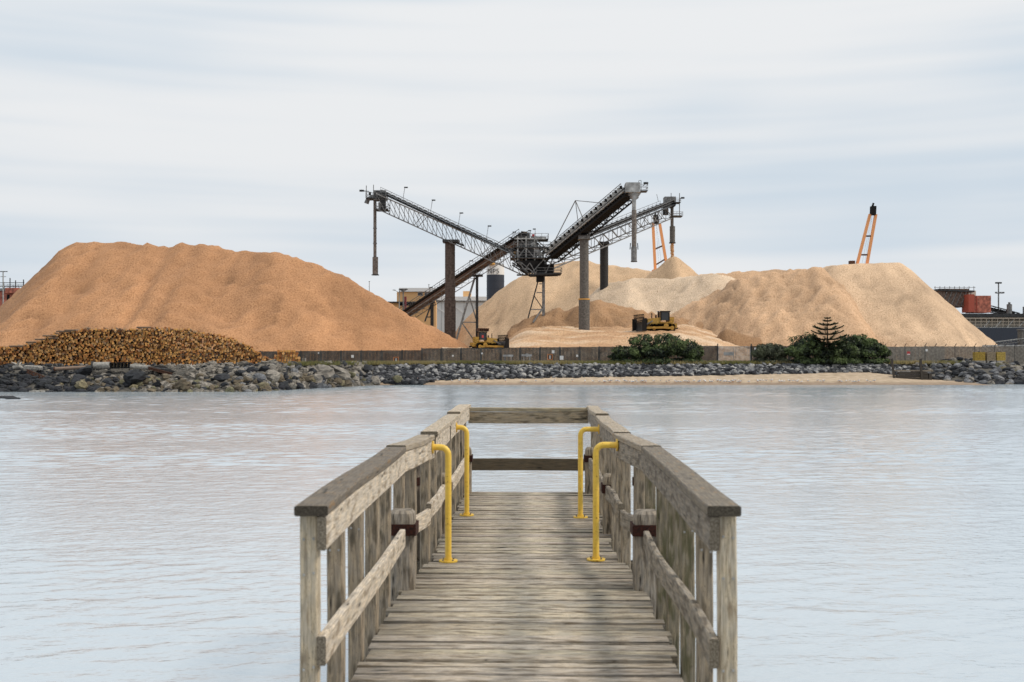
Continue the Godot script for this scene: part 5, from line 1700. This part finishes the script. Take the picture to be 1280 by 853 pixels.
func bushes() -> void:
	var dg = Color(0.011, 0.019, 0.009)
	var lg = Color(0.085, 0.120, 0.034)
	bush("bush", "wide dark green bush before the fence below the right bulldozer", [[803, 430, 17, 12], [835, 431, 22, 13.5], [857, 436, 18, 10.5], [785, 440, 20, 7.5, 0.4], [820, 441, 24, 8, 0.8], [866, 442, 12, 6, 0.3], [772, 445, 12, 4]], 162.0, 12000, dg, lg, 401)
	bush("bush", "low grey green round bush left of the pine", [[962, 438, 18, 8.5], [950, 441, 10, 6], [976, 440, 10, 7]], 162.5, 3500, Color(0.030, 0.036, 0.022), Color(0.10, 0.112, 0.062), 402)
	bush("bush", "large dark green bush at the foot of the pine", [[1006, 431, 19, 13], [1022, 434, 18, 10], [1044, 436, 22, 9], [1002, 440, 20, 8, 0.5], [1032, 441, 22, 7, 0.8]], 162.0, 10000, dg, lg, 403)
	bush("bush", "rounded dark green bush right of the pine", [[1064, 430, 16, 11], [1075, 433, 14, 12], [1058, 440, 22, 8, 0.6]], 163.0, 7000, dg, Color(0.085, 0.12, 0.035), 404)
	bush("bush", "lowest dark green bush at the right end, before the pale fence", [[1093, 437, 16, 9], [1090, 430, 8, 6], [1104, 441, 9, 6], [1084, 441, 14, 7, 0.4]], 162.3, 4500, dg, lg, 405)
	# Norfolk pine
	var d = 161.0
	var o = thing("pine_tree", "Norfolk pine with upswept tiers rising out of the dark bushes", "tree", Vector3(W(1034.5, 448, d).x, GROUND - 0.2, -d))
	var q = o.position
	pole("trunk", Vector3.ZERO, W(1034.5, 396.5, d) - q, 0.22, 0.03, M.bark, o, 8)
	var tiers = [[398.5, 2.5, 4], [402.0, 5.5, 5], [407.0, 12.0, 6], [412.5, 17.5, 7], [418.5, 20.5, 8], [425.0, 23.0, 8], [431.0, 25.0, 8], [437.0, 27.0, 8]]
	for t in tiers:
		var c = W(1034.5, t[0], d) - q
		var l: float = t[1] * 1.15 / F * d
		for k in t[2] + 2:
			var an = TAU * k / (t[2] + 2) + t[0] + rng.randf_range(-0.15, 0.15)
			var dir = Vector3(cos(an), 0, sin(an))
			var st = begin()
			l = t[1] / F * d * rng.randf_range(0.8, 1.1)
			var pts = []
			for i in 5:
				var s = i / 4.0
				pts.append(dir * l * s + Vector3.UP * l * (-0.10 * s + 0.34 * s * s))
			tube(st, pts, [0.05, 0.045, 0.035, 0.03, 0.015], 5, Color(0.03, 0.04, 0.02))
			# needle sprays on the upper side
			var n = int(24 + l * 60)
			for i in n:
				var s = 0.15 + 0.85 * float(i) / n
				var p: Vector3 = dir * l * s + Vector3.UP * l * (-0.10 * s + 0.34 * s * s)
				var side = dir.cross(Vector3.UP) * (1.0 if i % 2 else -1.0)
				var tip = p + side * rng.randf_range(0.18, 0.52) * (1.15 - 0.5 * s) + dir * 0.2 + Vector3.UP * rng.randf_range(-0.06, 0.20)
				var wv = dir * 0.09
				var col = Color(0.016, 0.032, 0.016).lerp(Color(0.065, 0.10, 0.04), rng.randf())
				quad(st, p - wv, tip, tip + wv * 0.3, p + wv, [], col)
			part("branch", st.commit(), M.leaf, o, Transform3D(Basis(), c))
	# grass between the rocks and the fence
	var gm = begin()
	for k in 7:
		var an = k * 0.9
		var b = Vector3(cos(an), 0, sin(an)) * 0.12
		var side = Vector3(-sin(an), 0, cos(an)) * 0.035
		quad(gm, b - side, b * 2.4 + Vector3.UP * (0.24 + 0.05 * (k % 3)), b * 2.45 + Vector3.UP * (0.24 + 0.05 * (k % 3)), b + side)
	var xfs = []
	var cols = []
	for i in 7000:
		var x = rng.randf_range(-26.0, 66.0)
		var dd = piece(x, TX, TOP) + rng.randf_range(-1.2, 3.0)
		if absf(x - 15.0) > 60: continue
		xfs.append(Transform3D(Basis(Vector3.UP, rng.randf() * TAU) * Basis.from_scale(Vector3.ONE * rng.randf_range(0.8, 1.9)), Vector3(x, GROUND - 0.02, -dd)))
		var dry = clampf(0.45 + 0.4 * sin(x * 0.35) + rng.randf_range(-0.3, 0.3), 0, 1)
		cols.append(Color(0.13, 0.14, 0.035).lerp(Color(0.36, 0.29, 0.14), dry))
	add_child(scatter("grass", gm.commit(), M.leaf, xfs, cols), true)

# ---------------------------------------------------------------- bulldozers
func bulldozer(label: String, at: Vector3, turn: float) -> Node3D:
	# along +x: the tall chip blade in front
	var o = thing("bulldozer", label, "bulldozer", at, turn)
	for s in [-1.0, 1.0]:
		var st = begin()
		var pts = []      # track loop outline
		var n = 26
		for i in n:
			var t = float(i) / n * TAU
			var ex = 2.0 * clampf(cos(t) * 1.5, -1.0, 1.0)
			pts.append(Vector3(ex, 0.62 + 0.58 * clampf(sin(t) * 1.35, -1.0, 1.0), 0))
		for i in n:
			var p: Vector3 = pts[i]
			var q: Vector3 = pts[(i + 1) % n]
			var z = Vector3(0, 0, 0.33)
			quad(st, p - z, q - z, q + z, p + z)
			for k in [[-0.33], [0.33]]:
				pass
			var c = Vector3(0, 0.62, 0)
			for v in [c + z, p + z, q + z]:
				st.set_normal(Vector3(0, 0, 1))
				st.add_vertex(v)
			for v in [c - z, q - z, p - z]:
				st.set_normal(Vector3(0, 0, -1))
				st.add_vertex(v)
			var g = (q - p).normalized()
			var outw = Vector3(g.y, -g.x, 0)
			if outw.dot(p - c) < 0: outw = -outw
			add_box(st, (p + q) * 0.5 + outw * 0.04, Vector3(0.08, 0.09, 0.68), Basis(outw.cross(Vector3(0, 0, 1)).normalized(), outw, Vector3(0, 0, 1)))
		var tr = part("track", st.commit(), M.black_steel, o, Transform3D(Basis(), Vector3(0, 0, s * 1.25)))
		for e in [[-1.55, 0.62, 0.42], [1.55, 0.55, 0.38], [-0.5, 0.95, 0.5]]:
			part("sprocket", unit_rod, M.dozer_yellow, tr, Transform3D(Basis(Vector3(e[2] * 1.7, 0, 0), Vector3(0, 0, 0.74), Vector3(0, -e[2] * 1.7, 0)), Vector3(e[0], e[1], 0)))
		box("track_frame", Vector3(0, 0.62, s * 1.25 + s * 0.36), Vector3(2.7, 0.34, 0.1), M.dozer_yellow, o)
		bar("push_arm", Vector3(-0.4, 0.7, s * 1.75), Vector3(3.1, 0.6, s * 1.75), 0.2, 0.34, M.dozer_yellow, o)
		bar("lift_cylinder", Vector3(1.5, 1.75, s * 0.75), Vector3(3.0, 1.0, s * 0.8), 0.16, 0.16, M.steel, o)
	box("belly", Vector3(0, 1.0, 0), Vector3(4.0, 0.9, 1.6), M.dozer_yellow, o)
	var st = begin()      # engine hood, sloping to the front
	var b = [Vector3(0.1, 1.3, 0.72), Vector3(2.35, 1.3, 0.62), Vector3(2.35, 1.3, -0.62), Vector3(0.1, 1.3, -0.72)]
	var t = [Vector3(0.1, 2.35, 0.62), Vector3(2.25, 2.12, 0.52), Vector3(2.25, 2.12, -0.52), Vector3(0.1, 2.35, -0.62)]
	for i in 4: quad(st, b[i], t[i], t[(i + 1) % 4], b[(i + 1) % 4])
	quad(st, t[0], t[3], t[2], t[1])
	part("engine_hood", st.commit(), M.dozer_yellow, o)
	box("grille", Vector3(2.36, 1.7, 0), Vector3(0.06, 0.7, 0.9), M.black_steel, o)
	cyl("exhaust", Vector3(1.3, 2.2, 0.3), Vector3(1.3, 3.1, 0.3), 0.08, M.black_steel, o, 10)
	cyl("air_intake", Vector3(0.8, 2.25, -0.3), Vector3(0.8, 2.75, -0.3), 0.13, M.black_steel, o, 10)
	var cab = box("cab", Vector3(-0.65, 2.55, 0), Vector3(1.35, 1.35, 1.4), M.glass_dark, o)
	for sx in [-1.35, 0.05]:
		for sz in [-0.72, 0.72]: bar("cab_post", Vector3(sx, 1.8, sz), Vector3(sx, 3.3, sz), 0.13, 0.13, M.black_steel, o)
	box("cab_roof", Vector3(-0.65, 3.34, 0), Vector3(1.75, 0.14, 1.75), M.black_steel, o)
	box("seat", Vector3(-0.7, 2.5, 0.73), Vector3(0.35, 0.5, 0.04), M.red_paint, o)
	for sz in [-0.6, 0.6]: box("work_light", Vector3(0.25, 3.36, sz), Vector3(0.12, 0.16, 0.22), M.white_paint, o)
	box("fuel_tank", Vector3(-1.75, 1.95, 0), Vector3(0.85, 0.95, 1.5), M.dozer_yellow, o)
	for sz in [-1.25, 1.25]: box("fender", Vector3(-0.6, 1.5, sz), Vector3(2.2, 0.12, 0.7), M.dozer_yellow, o)
	box("rear_counterweight", Vector3(-2.35, 1.0, 0), Vector3(0.7, 0.75, 1.5), M.dozer_yellow, o)
	bar("rear_hitch", Vector3(-2.5, 0.7, 0), Vector3(-3.1, 0.55, 0), 0.3, 0.3, M.black_steel, o)
	# curved blade with a high rack for chips
	st = begin()
	var prof = []
	for i in 7:
		var a = lerpf(-0.9, 0.9, i / 6.0)
		prof.append(Vector3(3.35 - cos(a) * 0.5 + 0.35, 0.1 + (i / 6.0) * 1.5, 0))
	for i in 6:
		var z = Vector3(0, 0, 2.5)
		quad(st, prof[i] - z, prof[i + 1] - z, prof[i + 1] + z, prof[i] + z)
		var e = Vector3(-0.1, 0, 0)
		quad(st, prof[i] + z + e, prof[i + 1] + z + e, prof[i + 1] - z + e, prof[i] - z + e)
	part("blade", st.commit(), M.steel_dark, o)
	for sz in [-2.5, 2.5]: box("blade_wing", Vector3(3.55, 1.1, sz), Vector3(0.75, 2.1, 0.09), M.black_steel, o)
	for i in 9: bar("rack_bar", Vector3(3.55, 1.5, -2.4 + i * 0.6), Vector3(3.65, 2.75, -2.4 + i * 0.6), 0.1, 0.1, M.black_steel, o)
	for y in [1.75, 2.25, 2.75]: bar("rack_rail", Vector3(3.55 + (y - 1.5) * 0.08, y, -2.5), Vector3(3.55 + (y - 1.5) * 0.08, y, 2.5), 0.12, 0.12, M.black_steel, o)
	return o

func bulldozers() -> void:
	var p = W(825, 413, 206.0)
	p.y = apron_height(p.x, 206.0) - 0.12
	var o = bulldozer("yellow bulldozer with tall chip blade at its left, on the ramp above the wide bush", p, PI + 0.22)
	o.scale = Vector3.ONE * 1.12
	p = W(606, 437, 181.0)
	p.y = apron_height(p.x, 181.0) - 0.1
	o = bulldozer("yellow bulldozer turned away behind the fence at the toe of the orange pile", p, 0.38)
	o.scale = Vector3.ONE * 0.86
	var r = part("wood_rack", mesh_rack(), M.rust_far, o, Transform3D(Basis(), Vector3(-0.4, 3.45, 0)))

func mesh_rack() -> ArrayMesh:
	var st = begin()
	for i in 6: add_box(st, Vector3(-0.9 + i * 0.36, 0.28, 0), Vector3(0.1, 0.5, 1.5))
	add_box(st, Vector3(0, 0.56, 0), Vector3(2.0, 0.08, 1.6))
	return st.commit()

# ---------------------------------------------------------------- things on the beach
func gull_mesh() -> ArrayMesh:
	var st = begin()
	var white = Color(0.80, 0.80, 0.79)
	var grey = Color(0.42, 0.44, 0.47)
	var red = Color(0.5, 0.12, 0.04)
	var pts = [Vector3(-0.30, 0.22, 0), Vector3(-0.20, 0.23, 0), Vector3(-0.08, 0.225, 0), Vector3(0.04, 0.24, 0), Vector3(0.10, 0.28, 0), Vector3(0.13, 0.335, 0), Vector3(0.17, 0.365, 0), Vector3(0.205, 0.36, 0), Vector3(0.26, 0.35, 0)]
	tube(st, pts, [0.012, 0.045, 0.085, 0.085, 0.058, 0.045, 0.05, 0.03, 0.006], 9, [grey, grey, grey, white, white, white, white, red, red], 0.85)
	for s in [-1.0, 1.0]:
		var w = [Vector3(0.05, 0.25, s * 0.085), Vector3(-0.1, 0.245, s * 0.1), Vector3(-0.34, 0.23, s * 0.03)]
		tube(st, w, [0.03, 0.045, 0.006], 6, grey)
		tube(st, [Vector3(-0.01, 0.0, s * 0.03), Vector3(-0.02, 0.17, s * 0.03)], [0.009, 0.009], 4, red)
		add_box(st, Vector3(0.015, 0.006, s * 0.03), Vector3(0.06, 0.012, 0.04), Basis(), red)
	return st.commit()

func beach_things() -> void:
	var gm = gull_mesh()
	var n = 0
	while n < 150:
		var px = rng.randf_range(500, 1120)
		if n % 3 == 0: px = rng.randf_range(760, 1000)
		var on_wall = n % 7 == 0
		var d = rng.randf_range(148.2, 149.6)
		var p = W(px, 448, d)
		p.y = maxf(height(p.x, d), 0.0) + 0.10
		if on_wall:
			d = piece(p.x, TX, TOP) + rng.randf_range(0.0, 1.5)
			p = W(px, 448, d)
			p.y = GROUND + 0.05
		solo("gull", gm, M.tinted, "white gull standing on the bank above the revetment" if on_wall else "white gull standing at the water line " + ("below the long notice boards" if px < 700 else ("below the big bush" if px < 880 else ("below the wire gate" if px < 960 else "below the pine"))), "gull", Transform3D(Basis(Vector3.UP, rng.randf() * TAU) * Basis.from_scale(Vector3.ONE * rng.randf_range(0.75, 1.05)), p), "gulls on the bank" if on_wall else "gulls along the water line")
		n += 1
	# old landing of timber and two posts
	var at = Vector3(W(1139, 475, 153.6).x, 0.35, -153.6)
	var o = thing("timber_landing", "old dark timber landing with two tilted posts on the beach", "landing", at)
	for k in 3: box("timber_beam", Vector3(0.0 + 0.1 * k, 0.25 + k * 0.42, 0.0), Vector3(4.6 - 0.3 * k, 0.38, 0.5), mat_cache("old_timber", lin(0.05, 0.042, 0.034)), o)
	box("deck_slab", Vector3(0.5, 1.42, -0.9), Vector3(4.8, 0.16, 2.2), mat_cache("old_timber_pale", lin(0.2, 0.165, 0.125)), o)
	box("end_beam", Vector3(2.6, 0.6, -0.9), Vector3(0.4, 0.9, 2.2), mat_cache("old_timber", lin(0.08, 0.07, 0.055)), o)
	box("sill", Vector3(-2.2, 0.0, 0.5), Vector3(1.4, 0.25, 0.5), mat_cache("old_timber", Color()), o)
	bar("post", W(1118, 474, 153.2) - at, W(1115, 448.5, 153.2) - at, 0.26, 0.26, mat_cache("old_timber", Color()), o)
	bar("post", W(1152.5, 476, 153.2) - at, W(1151, 448.5, 153.2) - at, 0.26, 0.26, mat_cache("old_timber", Color()), o)
	# painted blocks
	var k = 0
	for e in [[1224.0, 12.5, lin(0.55, 0.36, 0.06), "left one of two yellow painted blocks at the right shore"], [1238.0, 11.0, lin(0.40, 0.31, 0.20), "brown block standing between the two yellow painted blocks"], [1250.0, 11.0, lin(0.60, 0.42, 0.09), "right one of two yellow painted blocks at the right shore"]]:
		var p = W(e[0], 450.5, 163.5)
		o = thing("concrete_block", e[3], "block", Vector3(p.x, GROUND + 0.5, p.z), 0.04 * k)
		var w: float = e[1] / F * 163.5
		box("block_body", Vector3(0, 0.62, 0), Vector3(w, 1.24, 0.9), tri(mat(e[2], 0.85), M.concrete.albedo_texture, null, 0.5), o)
		box("footing", Vector3(0, -0.35, 0), Vector3(w * 1.02, 0.7, 1.1), M.concrete, o)
		box("lifting_eye", Vector3(0, 1.28, 0), Vector3(0.3, 0.1, 0.12), M.steel_dark, o)
		k += 1

# ---------------------------------------------------------------- the jetty
func half_width(d: float) -> float:      # inner face of the rails, from the jetty's axis
	return piece(d, [4.6, 6.2, 7.87, 8.95, 10.7, 14.0], [0.806, 0.815, 0.838, 0.728, 0.730, 0.722])

func jetty() -> void:
	var o = thing("jetty", "weathered timber jetty with plank deck and side rails reaching into the bay", "jetty", Vector3(-0.07, 0, 0), -0.0197)
	var X = Vector3(1, 0, 0)
	# deck planks
	var d = -2.2
	var i = 0
	while d < 13.55:
		var w = rng.randf_range(0.105, 0.16)
		if d + w > 13.58: w = 13.6 - d
		var c = d + w * 0.5
		var hw = half_width(maxf(c, 4.7))
		var xl = -hw - 0.035 + rng.randf_range(-0.02, 0.03)
		var xr = hw + 0.035 + rng.randf_range(-0.045, 0.02)
		var tone = rng.randf_range(0.80, 1.0)
		var tc = Color(tone, tone * rng.randf_range(0.97, 1.0), tone * rng.randf_range(0.90, 1.0))
		var yy = DECK - 0.025 + rng.randf_range(-0.006, 0.006)
		var skew = rng.randf_range(-0.006, 0.006)
		var tilt = rng.randf_range(-0.003, 0.003)
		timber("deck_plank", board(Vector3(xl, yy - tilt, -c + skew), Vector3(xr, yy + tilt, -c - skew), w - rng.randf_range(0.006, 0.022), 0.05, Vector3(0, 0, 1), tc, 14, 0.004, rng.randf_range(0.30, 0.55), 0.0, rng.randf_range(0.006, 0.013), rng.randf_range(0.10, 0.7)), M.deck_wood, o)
		d += w
		i += 1
	# beams below
	for x in [-0.7, 0.0, 0.7]:
		timber("stringer", board(Vector3(x, DECK - 0.16, 2.0), Vector3(x, DECK - 0.16, -13.5), 0.12, 0.2, X, Color(0.8, 0.8, 0.8), 6), M.dark_wood, o)
	for dd in [1.0, 4.4, 7.9, 10.4, 13.4]:
		timber("cross_beam", board(Vector3(-1.05, DECK - 0.38, -dd), Vector3(1.05, DECK - 0.38, -dd), 0.2, 0.22, Vector3(0, 0, 1), Color(0.8, 0.8, 0.8), 4), M.dark_wood, o)
	for s in [-1.0, 1.0]:
		rails(o, s)
	# end rail
	var zc = -13.78
	timber("end_cap", board(Vector3(-0.735, DECK + 0.988, zc), Vector3(0.735, DECK + 0.988, zc), 0.15, 0.045, Vector3(0, 0, 1), Color(0.60, 0.60, 0.52), 8), M.cap_wood, o)
	timber("end_rail", board(Vector3(-0.735, DECK + 0.892, zc + 0.05), Vector3(0.735, DECK + 0.892, zc + 0.05), 0.045, 0.14, Vector3(0, 0, 1), Color(1.05, 1.02, 0.95), 8), M.brown_wood, o)
	timber("end_rail", board(Vector3(-0.75, DECK + 0.318, zc + 0.06), Vector3(0.75, DECK + 0.318, zc + 0.06), 0.05, 0.145, Vector3(0, 0, 1), Color(0.95, 0.92, 0.84), 8), M.dark_wood, o)
	# yellow pipe hand holds
	grab_rail(o, -0.612, -0.735, 8.89, 0.912)
	grab_rail(o, -0.622, -0.728, 11.5, 0.908)
	grab_rail(o, 0.566, 0.735, 8.98, 0.925)
	grab_rail(o, 0.541, 0.728, 11.37, 0.90)

func rails(o: Node3D, s: float) -> void:
	var Z = Vector3(0, 0, 1)
	var near_mat: Material = M.pale_wood if s < 0 else M.grey_wood
	var post_mat: Material = M.brown_wood if s < 0 else M.mossy_wood
	# balusters outside the rails, down past the deck edge
	var ds = []
	var d = 4.72
	while d < 7.8:
		ds.append(d)
		d += 0.64
	ds.append_array([8.0, 8.42, 8.95, 9.55, 10.15, 10.75, 11.35, 11.95, 12.55, 13.1, 13.68])
	for k in ds.size():
		var dd: float = ds[k]
		var x = s * (half_width(dd) + 0.041 + 0.039)
		var g = rng.randf_range(0.85, 1.12)
		var tone = Color(g, g, g)
		var lean = rng.randf_range(-0.006, 0.006)
		var mt: Material = post_mat
		if s > 0 and (k < 2 or k > 5): mt = M.brown_wood
		if k == 0: tone = Color(0.85, 0.84, 0.78)
		if k == 0: mt = M.pale_wood
		timber("baluster", board(Vector3(x + lean, DECK - 0.42, -dd - 0.055), Vector3(x, DECK + 0.954, -dd - 0.055), 0.075, (0.10 if s < 0 else 0.07) if k else 0.08, Vector3(1, 0, 0), tone, 5, 0.002), mt, o)
	for k in 3:
		var dd = ds[k]
		var x = s * (half_width(dd) + 0.08)
		for yy in [0.70, 0.86, 0.30]:
			for sx in [-0.02, 0.022]:
				box("nail", Vector3(x + sx, DECK + yy + rng.randf_range(-0.01, 0.01), -dd - (0.012 if k == 0 else 0.002)), Vector3(0.009, 0.009, 0.008), M.steel_pale, o)
	# top rail boards and caps, in lengths that meet at the kinks
	var caps = [[4.69, 7.86, 0.0], [7.87, 8.97, 0.004], [9.10, 10.68, 0.022], [10.69, 12.02, 0.024], [12.0, 13.86, 0.05]] if s < 0 else [[4.69, 7.86, 0.0], [7.87, 9.20, 0.004], [9.21, 11.92, 0.012], [11.93, 13.86, 0.03]]
	for k in caps.size():
		var c = caps[k]
		var n = 1 if k > 0 else 3
		for j in n:
			pass
		var a: float = c[0]
		var b: float = c[1]
		var xa = s * (half_width(a + 0.03) + 0.062)
		var xb = s * (half_width(b - 0.03) + 0.062)
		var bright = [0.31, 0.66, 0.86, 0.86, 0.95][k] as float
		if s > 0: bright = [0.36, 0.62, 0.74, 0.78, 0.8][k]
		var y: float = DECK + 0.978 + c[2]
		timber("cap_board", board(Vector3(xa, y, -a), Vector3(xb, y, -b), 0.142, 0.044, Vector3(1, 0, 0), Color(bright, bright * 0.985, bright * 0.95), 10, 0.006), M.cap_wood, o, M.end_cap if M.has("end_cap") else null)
		# rail board fixed to the inner side of the balusters
		var rx = 0.020
		var tone = 1.0
		if s > 0: tone = 0.78 if k == 0 else 0.95
		else: tone = 1.02 if k == 0 else 1.06
		var top: float = DECK + 0.954 + c[2]
		timber("top_rail", board(Vector3(s * (half_width(a + 0.02) + rx), top - 0.071, -a - 0.005), Vector3(s * (half_width(b - 0.02) + rx), top - 0.071, -b + 0.005), 0.04, 0.142, Vector3(1, 0, 0), Color(tone, tone, tone), 10, 0.004), near_mat, o)
	# lower rails between the piles
	var lows = [[4.72, 7.74, 0.0], [8.02, 8.82, 0.0], [8.84, 10.2, 0.03], [10.5, 13.5, 0.0]]
	for k in lows.size():
		var c = lows[k]
		var y: float = DECK + 0.378 + c[2]
		var g = 1.05 if s < 0 else 0.92
		timber("lower_rail", board(Vector3(s * (half_width(c[0]) + 0.02), y, -c[0]), Vector3(s * (half_width(c[1]) + 0.02 - (0.02 if k == 0 else 0.0)), y - 0.005, -c[1]), 0.04, 0.125, Vector3(1, 0, 0), Color(g, g, g * 0.98), 10, 0.005 if s < 0 else 0.012), near_mat, o)
	# piles with iron straps
	for p in [[0.862, 7.90, 0.19, 0.55], [0.80, 10.38, 0.19, 0.55], [0.765, 13.45, 0.17, 0.55]]:
		pile_post(o, Vector3(s * p[0], 0, -p[1]), p[2], DECK + p[3], M.grey_wood if p[1] < 10 else M.brown_wood)
	for p in [[1.10, 10.5], [1.0, 14.1]]:
		round_pile(o, Vector3(s * p[0], 0, -p[1]), 0.1, DECK + 0.62 if p[1] < 12 else DECK - 0.2)
	for p in [[0.85, 4.4], [0.85, 1.0]]:
		round_pile(o, Vector3(s * p[0], 0, -p[1]), 0.11, DECK - 0.5)

func pile_post(o: Node3D, at: Vector3, w: float, top: float, mt: Material) -> void:
	var st = begin()
	var ht = w * 0.5
	# squared pile, its head worn round, a split down the front
	var levels = [[-3.0, 1.0], [top - 0.06, 1.0], [top - 0.02, 0.93], [top, 0.72]]
	var n = 16
	var rings = []
	for l in levels:
		var r = []
		for k in n:
			var an = TAU * (k + 0.5) / n
			var c = Vector3(cos(an), 0, sin(an))
			var m = maxf(absf(c.x), absf(c.z))
			var e = c * lerpf(1.0, 1.0 / m, 0.82) * ht * float(l[1])
			r.append(Vector3(e.x, l[0], e.z))
		rings.append(r)
	for i in levels.size() - 1:
		for k in n:
			var k2 = (k + 1) % n
			var ua = float(k) / n * 1.6
			var ub = float(k + 1) / n * 1.6
			quad(st, rings[i][k2], rings[i][k], rings[i + 1][k], rings[i + 1][k2], [Vector2(rings[i][k].y / 2.0, ub), Vector2(rings[i][k].y / 2.0, ua), Vector2(rings[i + 1][k].y / 2.0, ua), Vector2(rings[i + 1][k].y / 2.0, ub)], Color(1, 1, 1))
	for k in n:
		var k2 = (k + 1) % n
		for v in [Vector3(0, top + 0.004, 0), rings[-1][k], rings[-1][k2]]:
			st.set_color(Color(1.05, 1.05, 1.05))
			st.set_normal(Vector3.UP)
			st.set_uv(Vector2(v.x, v.z))
			st.add_vertex(v)
	st.generate_tangents()
	var p = part("pile", st.commit(), mt, o, Transform3D(Basis(), at))
	var bs = begin()
	var y = top - 0.13
	for e in [[Vector3(0, y, ht + 0.004), Vector3(w + 0.024, 0.078, 0.012)], [Vector3(0, y, -ht - 0.004), Vector3(w + 0.024, 0.078, 0.012)], [Vector3(ht + 0.006, y, 0), Vector3(0.012, 0.078, w - 0.004)], [Vector3(-ht - 0.006, y, 0), Vector3(0.012, 0.078, w - 0.004)]]:
		add_box(bs, e[0], e[1])
	part("iron_strap", bs.commit(), M.rust, p)
	part("strap_bolt", unit_rod, M.rust, p, Transform3D(Basis(Vector3(0.03, 0, 0), Vector3(0, 0, 0.03), Vector3(0, -0.03, 0)), Vector3(0.0, y, ht + 0.02)))

func round_pile(o: Node3D, at: Vector3, r: float, top: float) -> void:
	var p = pole("pile", Vector3(0, -3, 0), Vector3(0, top, 0), r * 1.08, r, M.round_wood if M.has("round_wood") else round_wood(), o, 14)
	p.position = at
	if top > DECK:
		pole("iron_strap", Vector3(0, top - 0.19, 0), Vector3(0, top - 0.115, 0), r + 0.012, r + 0.012, M.rust, p, 14)

func round_wood() -> Material:
	M.round_wood = tri(mat(lin(0.33, 0.27, 0.21), 0.9), noise_tex(73, 256, 0.03, 4, Color(0.5, 0.5, 0.5), Color(1, 1, 1)), null, 3.0, 1.0, false)
	M.round_wood.uv1_scale = Vector3(6, 1.2, 6)
	return M.round_wood

func grab_rail(o: Node3D, x: float, xr: float, d: float, h: float) -> void:
	var s = signf(xr)
	var y = DECK + h
	var r = 0.0255
	var bend = 0.062
	var st = begin()
	var pts = [Vector3(xr + s * 0.03, y, -d), Vector3(x + s * bend, y, -d)]
	for k in 4:
		var a = (k + 1) / 5.0 * PI / 2
		pts.append(Vector3(x + s * bend * (1.0 - sin(a)), y - bend * (1.0 - cos(a)), -d))
	pts.append(Vector3(x, y - bend, -d))
	pts.append(Vector3(x, DECK + 0.01, -d))
	tube(st, pts, [r], 16)
	var g = part("grab_rail", st.commit(), M.yellow_paint, o)
	var fl = begin()
	tube(fl, [Vector3(x, DECK + 0.004, -d), Vector3(x, DECK + 0.016, -d)], [0.074, 0.074], 20)
	tube(fl, [Vector3(x, DECK + 0.016, -d), Vector3(x, DECK + 0.035, -d)], [0.04, 0.028], 16)
	part("flange", fl.commit(), M.yellow_paint, g)
	var wf = begin()
	tube(wf, [Vector3(xr + s * 0.004, y, -d), Vector3(xr - s * 0.008, y, -d)], [0.05, 0.05], 16)
	part("wall_flange", wf.commit(), M.yellow_paint, g)
	for k in 4:
		var a = TAU * (k + 0.5) / 4
		cyl("bolt", Vector3(x + cos(a) * 0.055, DECK + 0.012, -d + sin(a) * 0.055), Vector3(x + cos(a) * 0.055, DECK + 0.026, -d + sin(a) * 0.055), 0.008, M.bolt, g, 6)
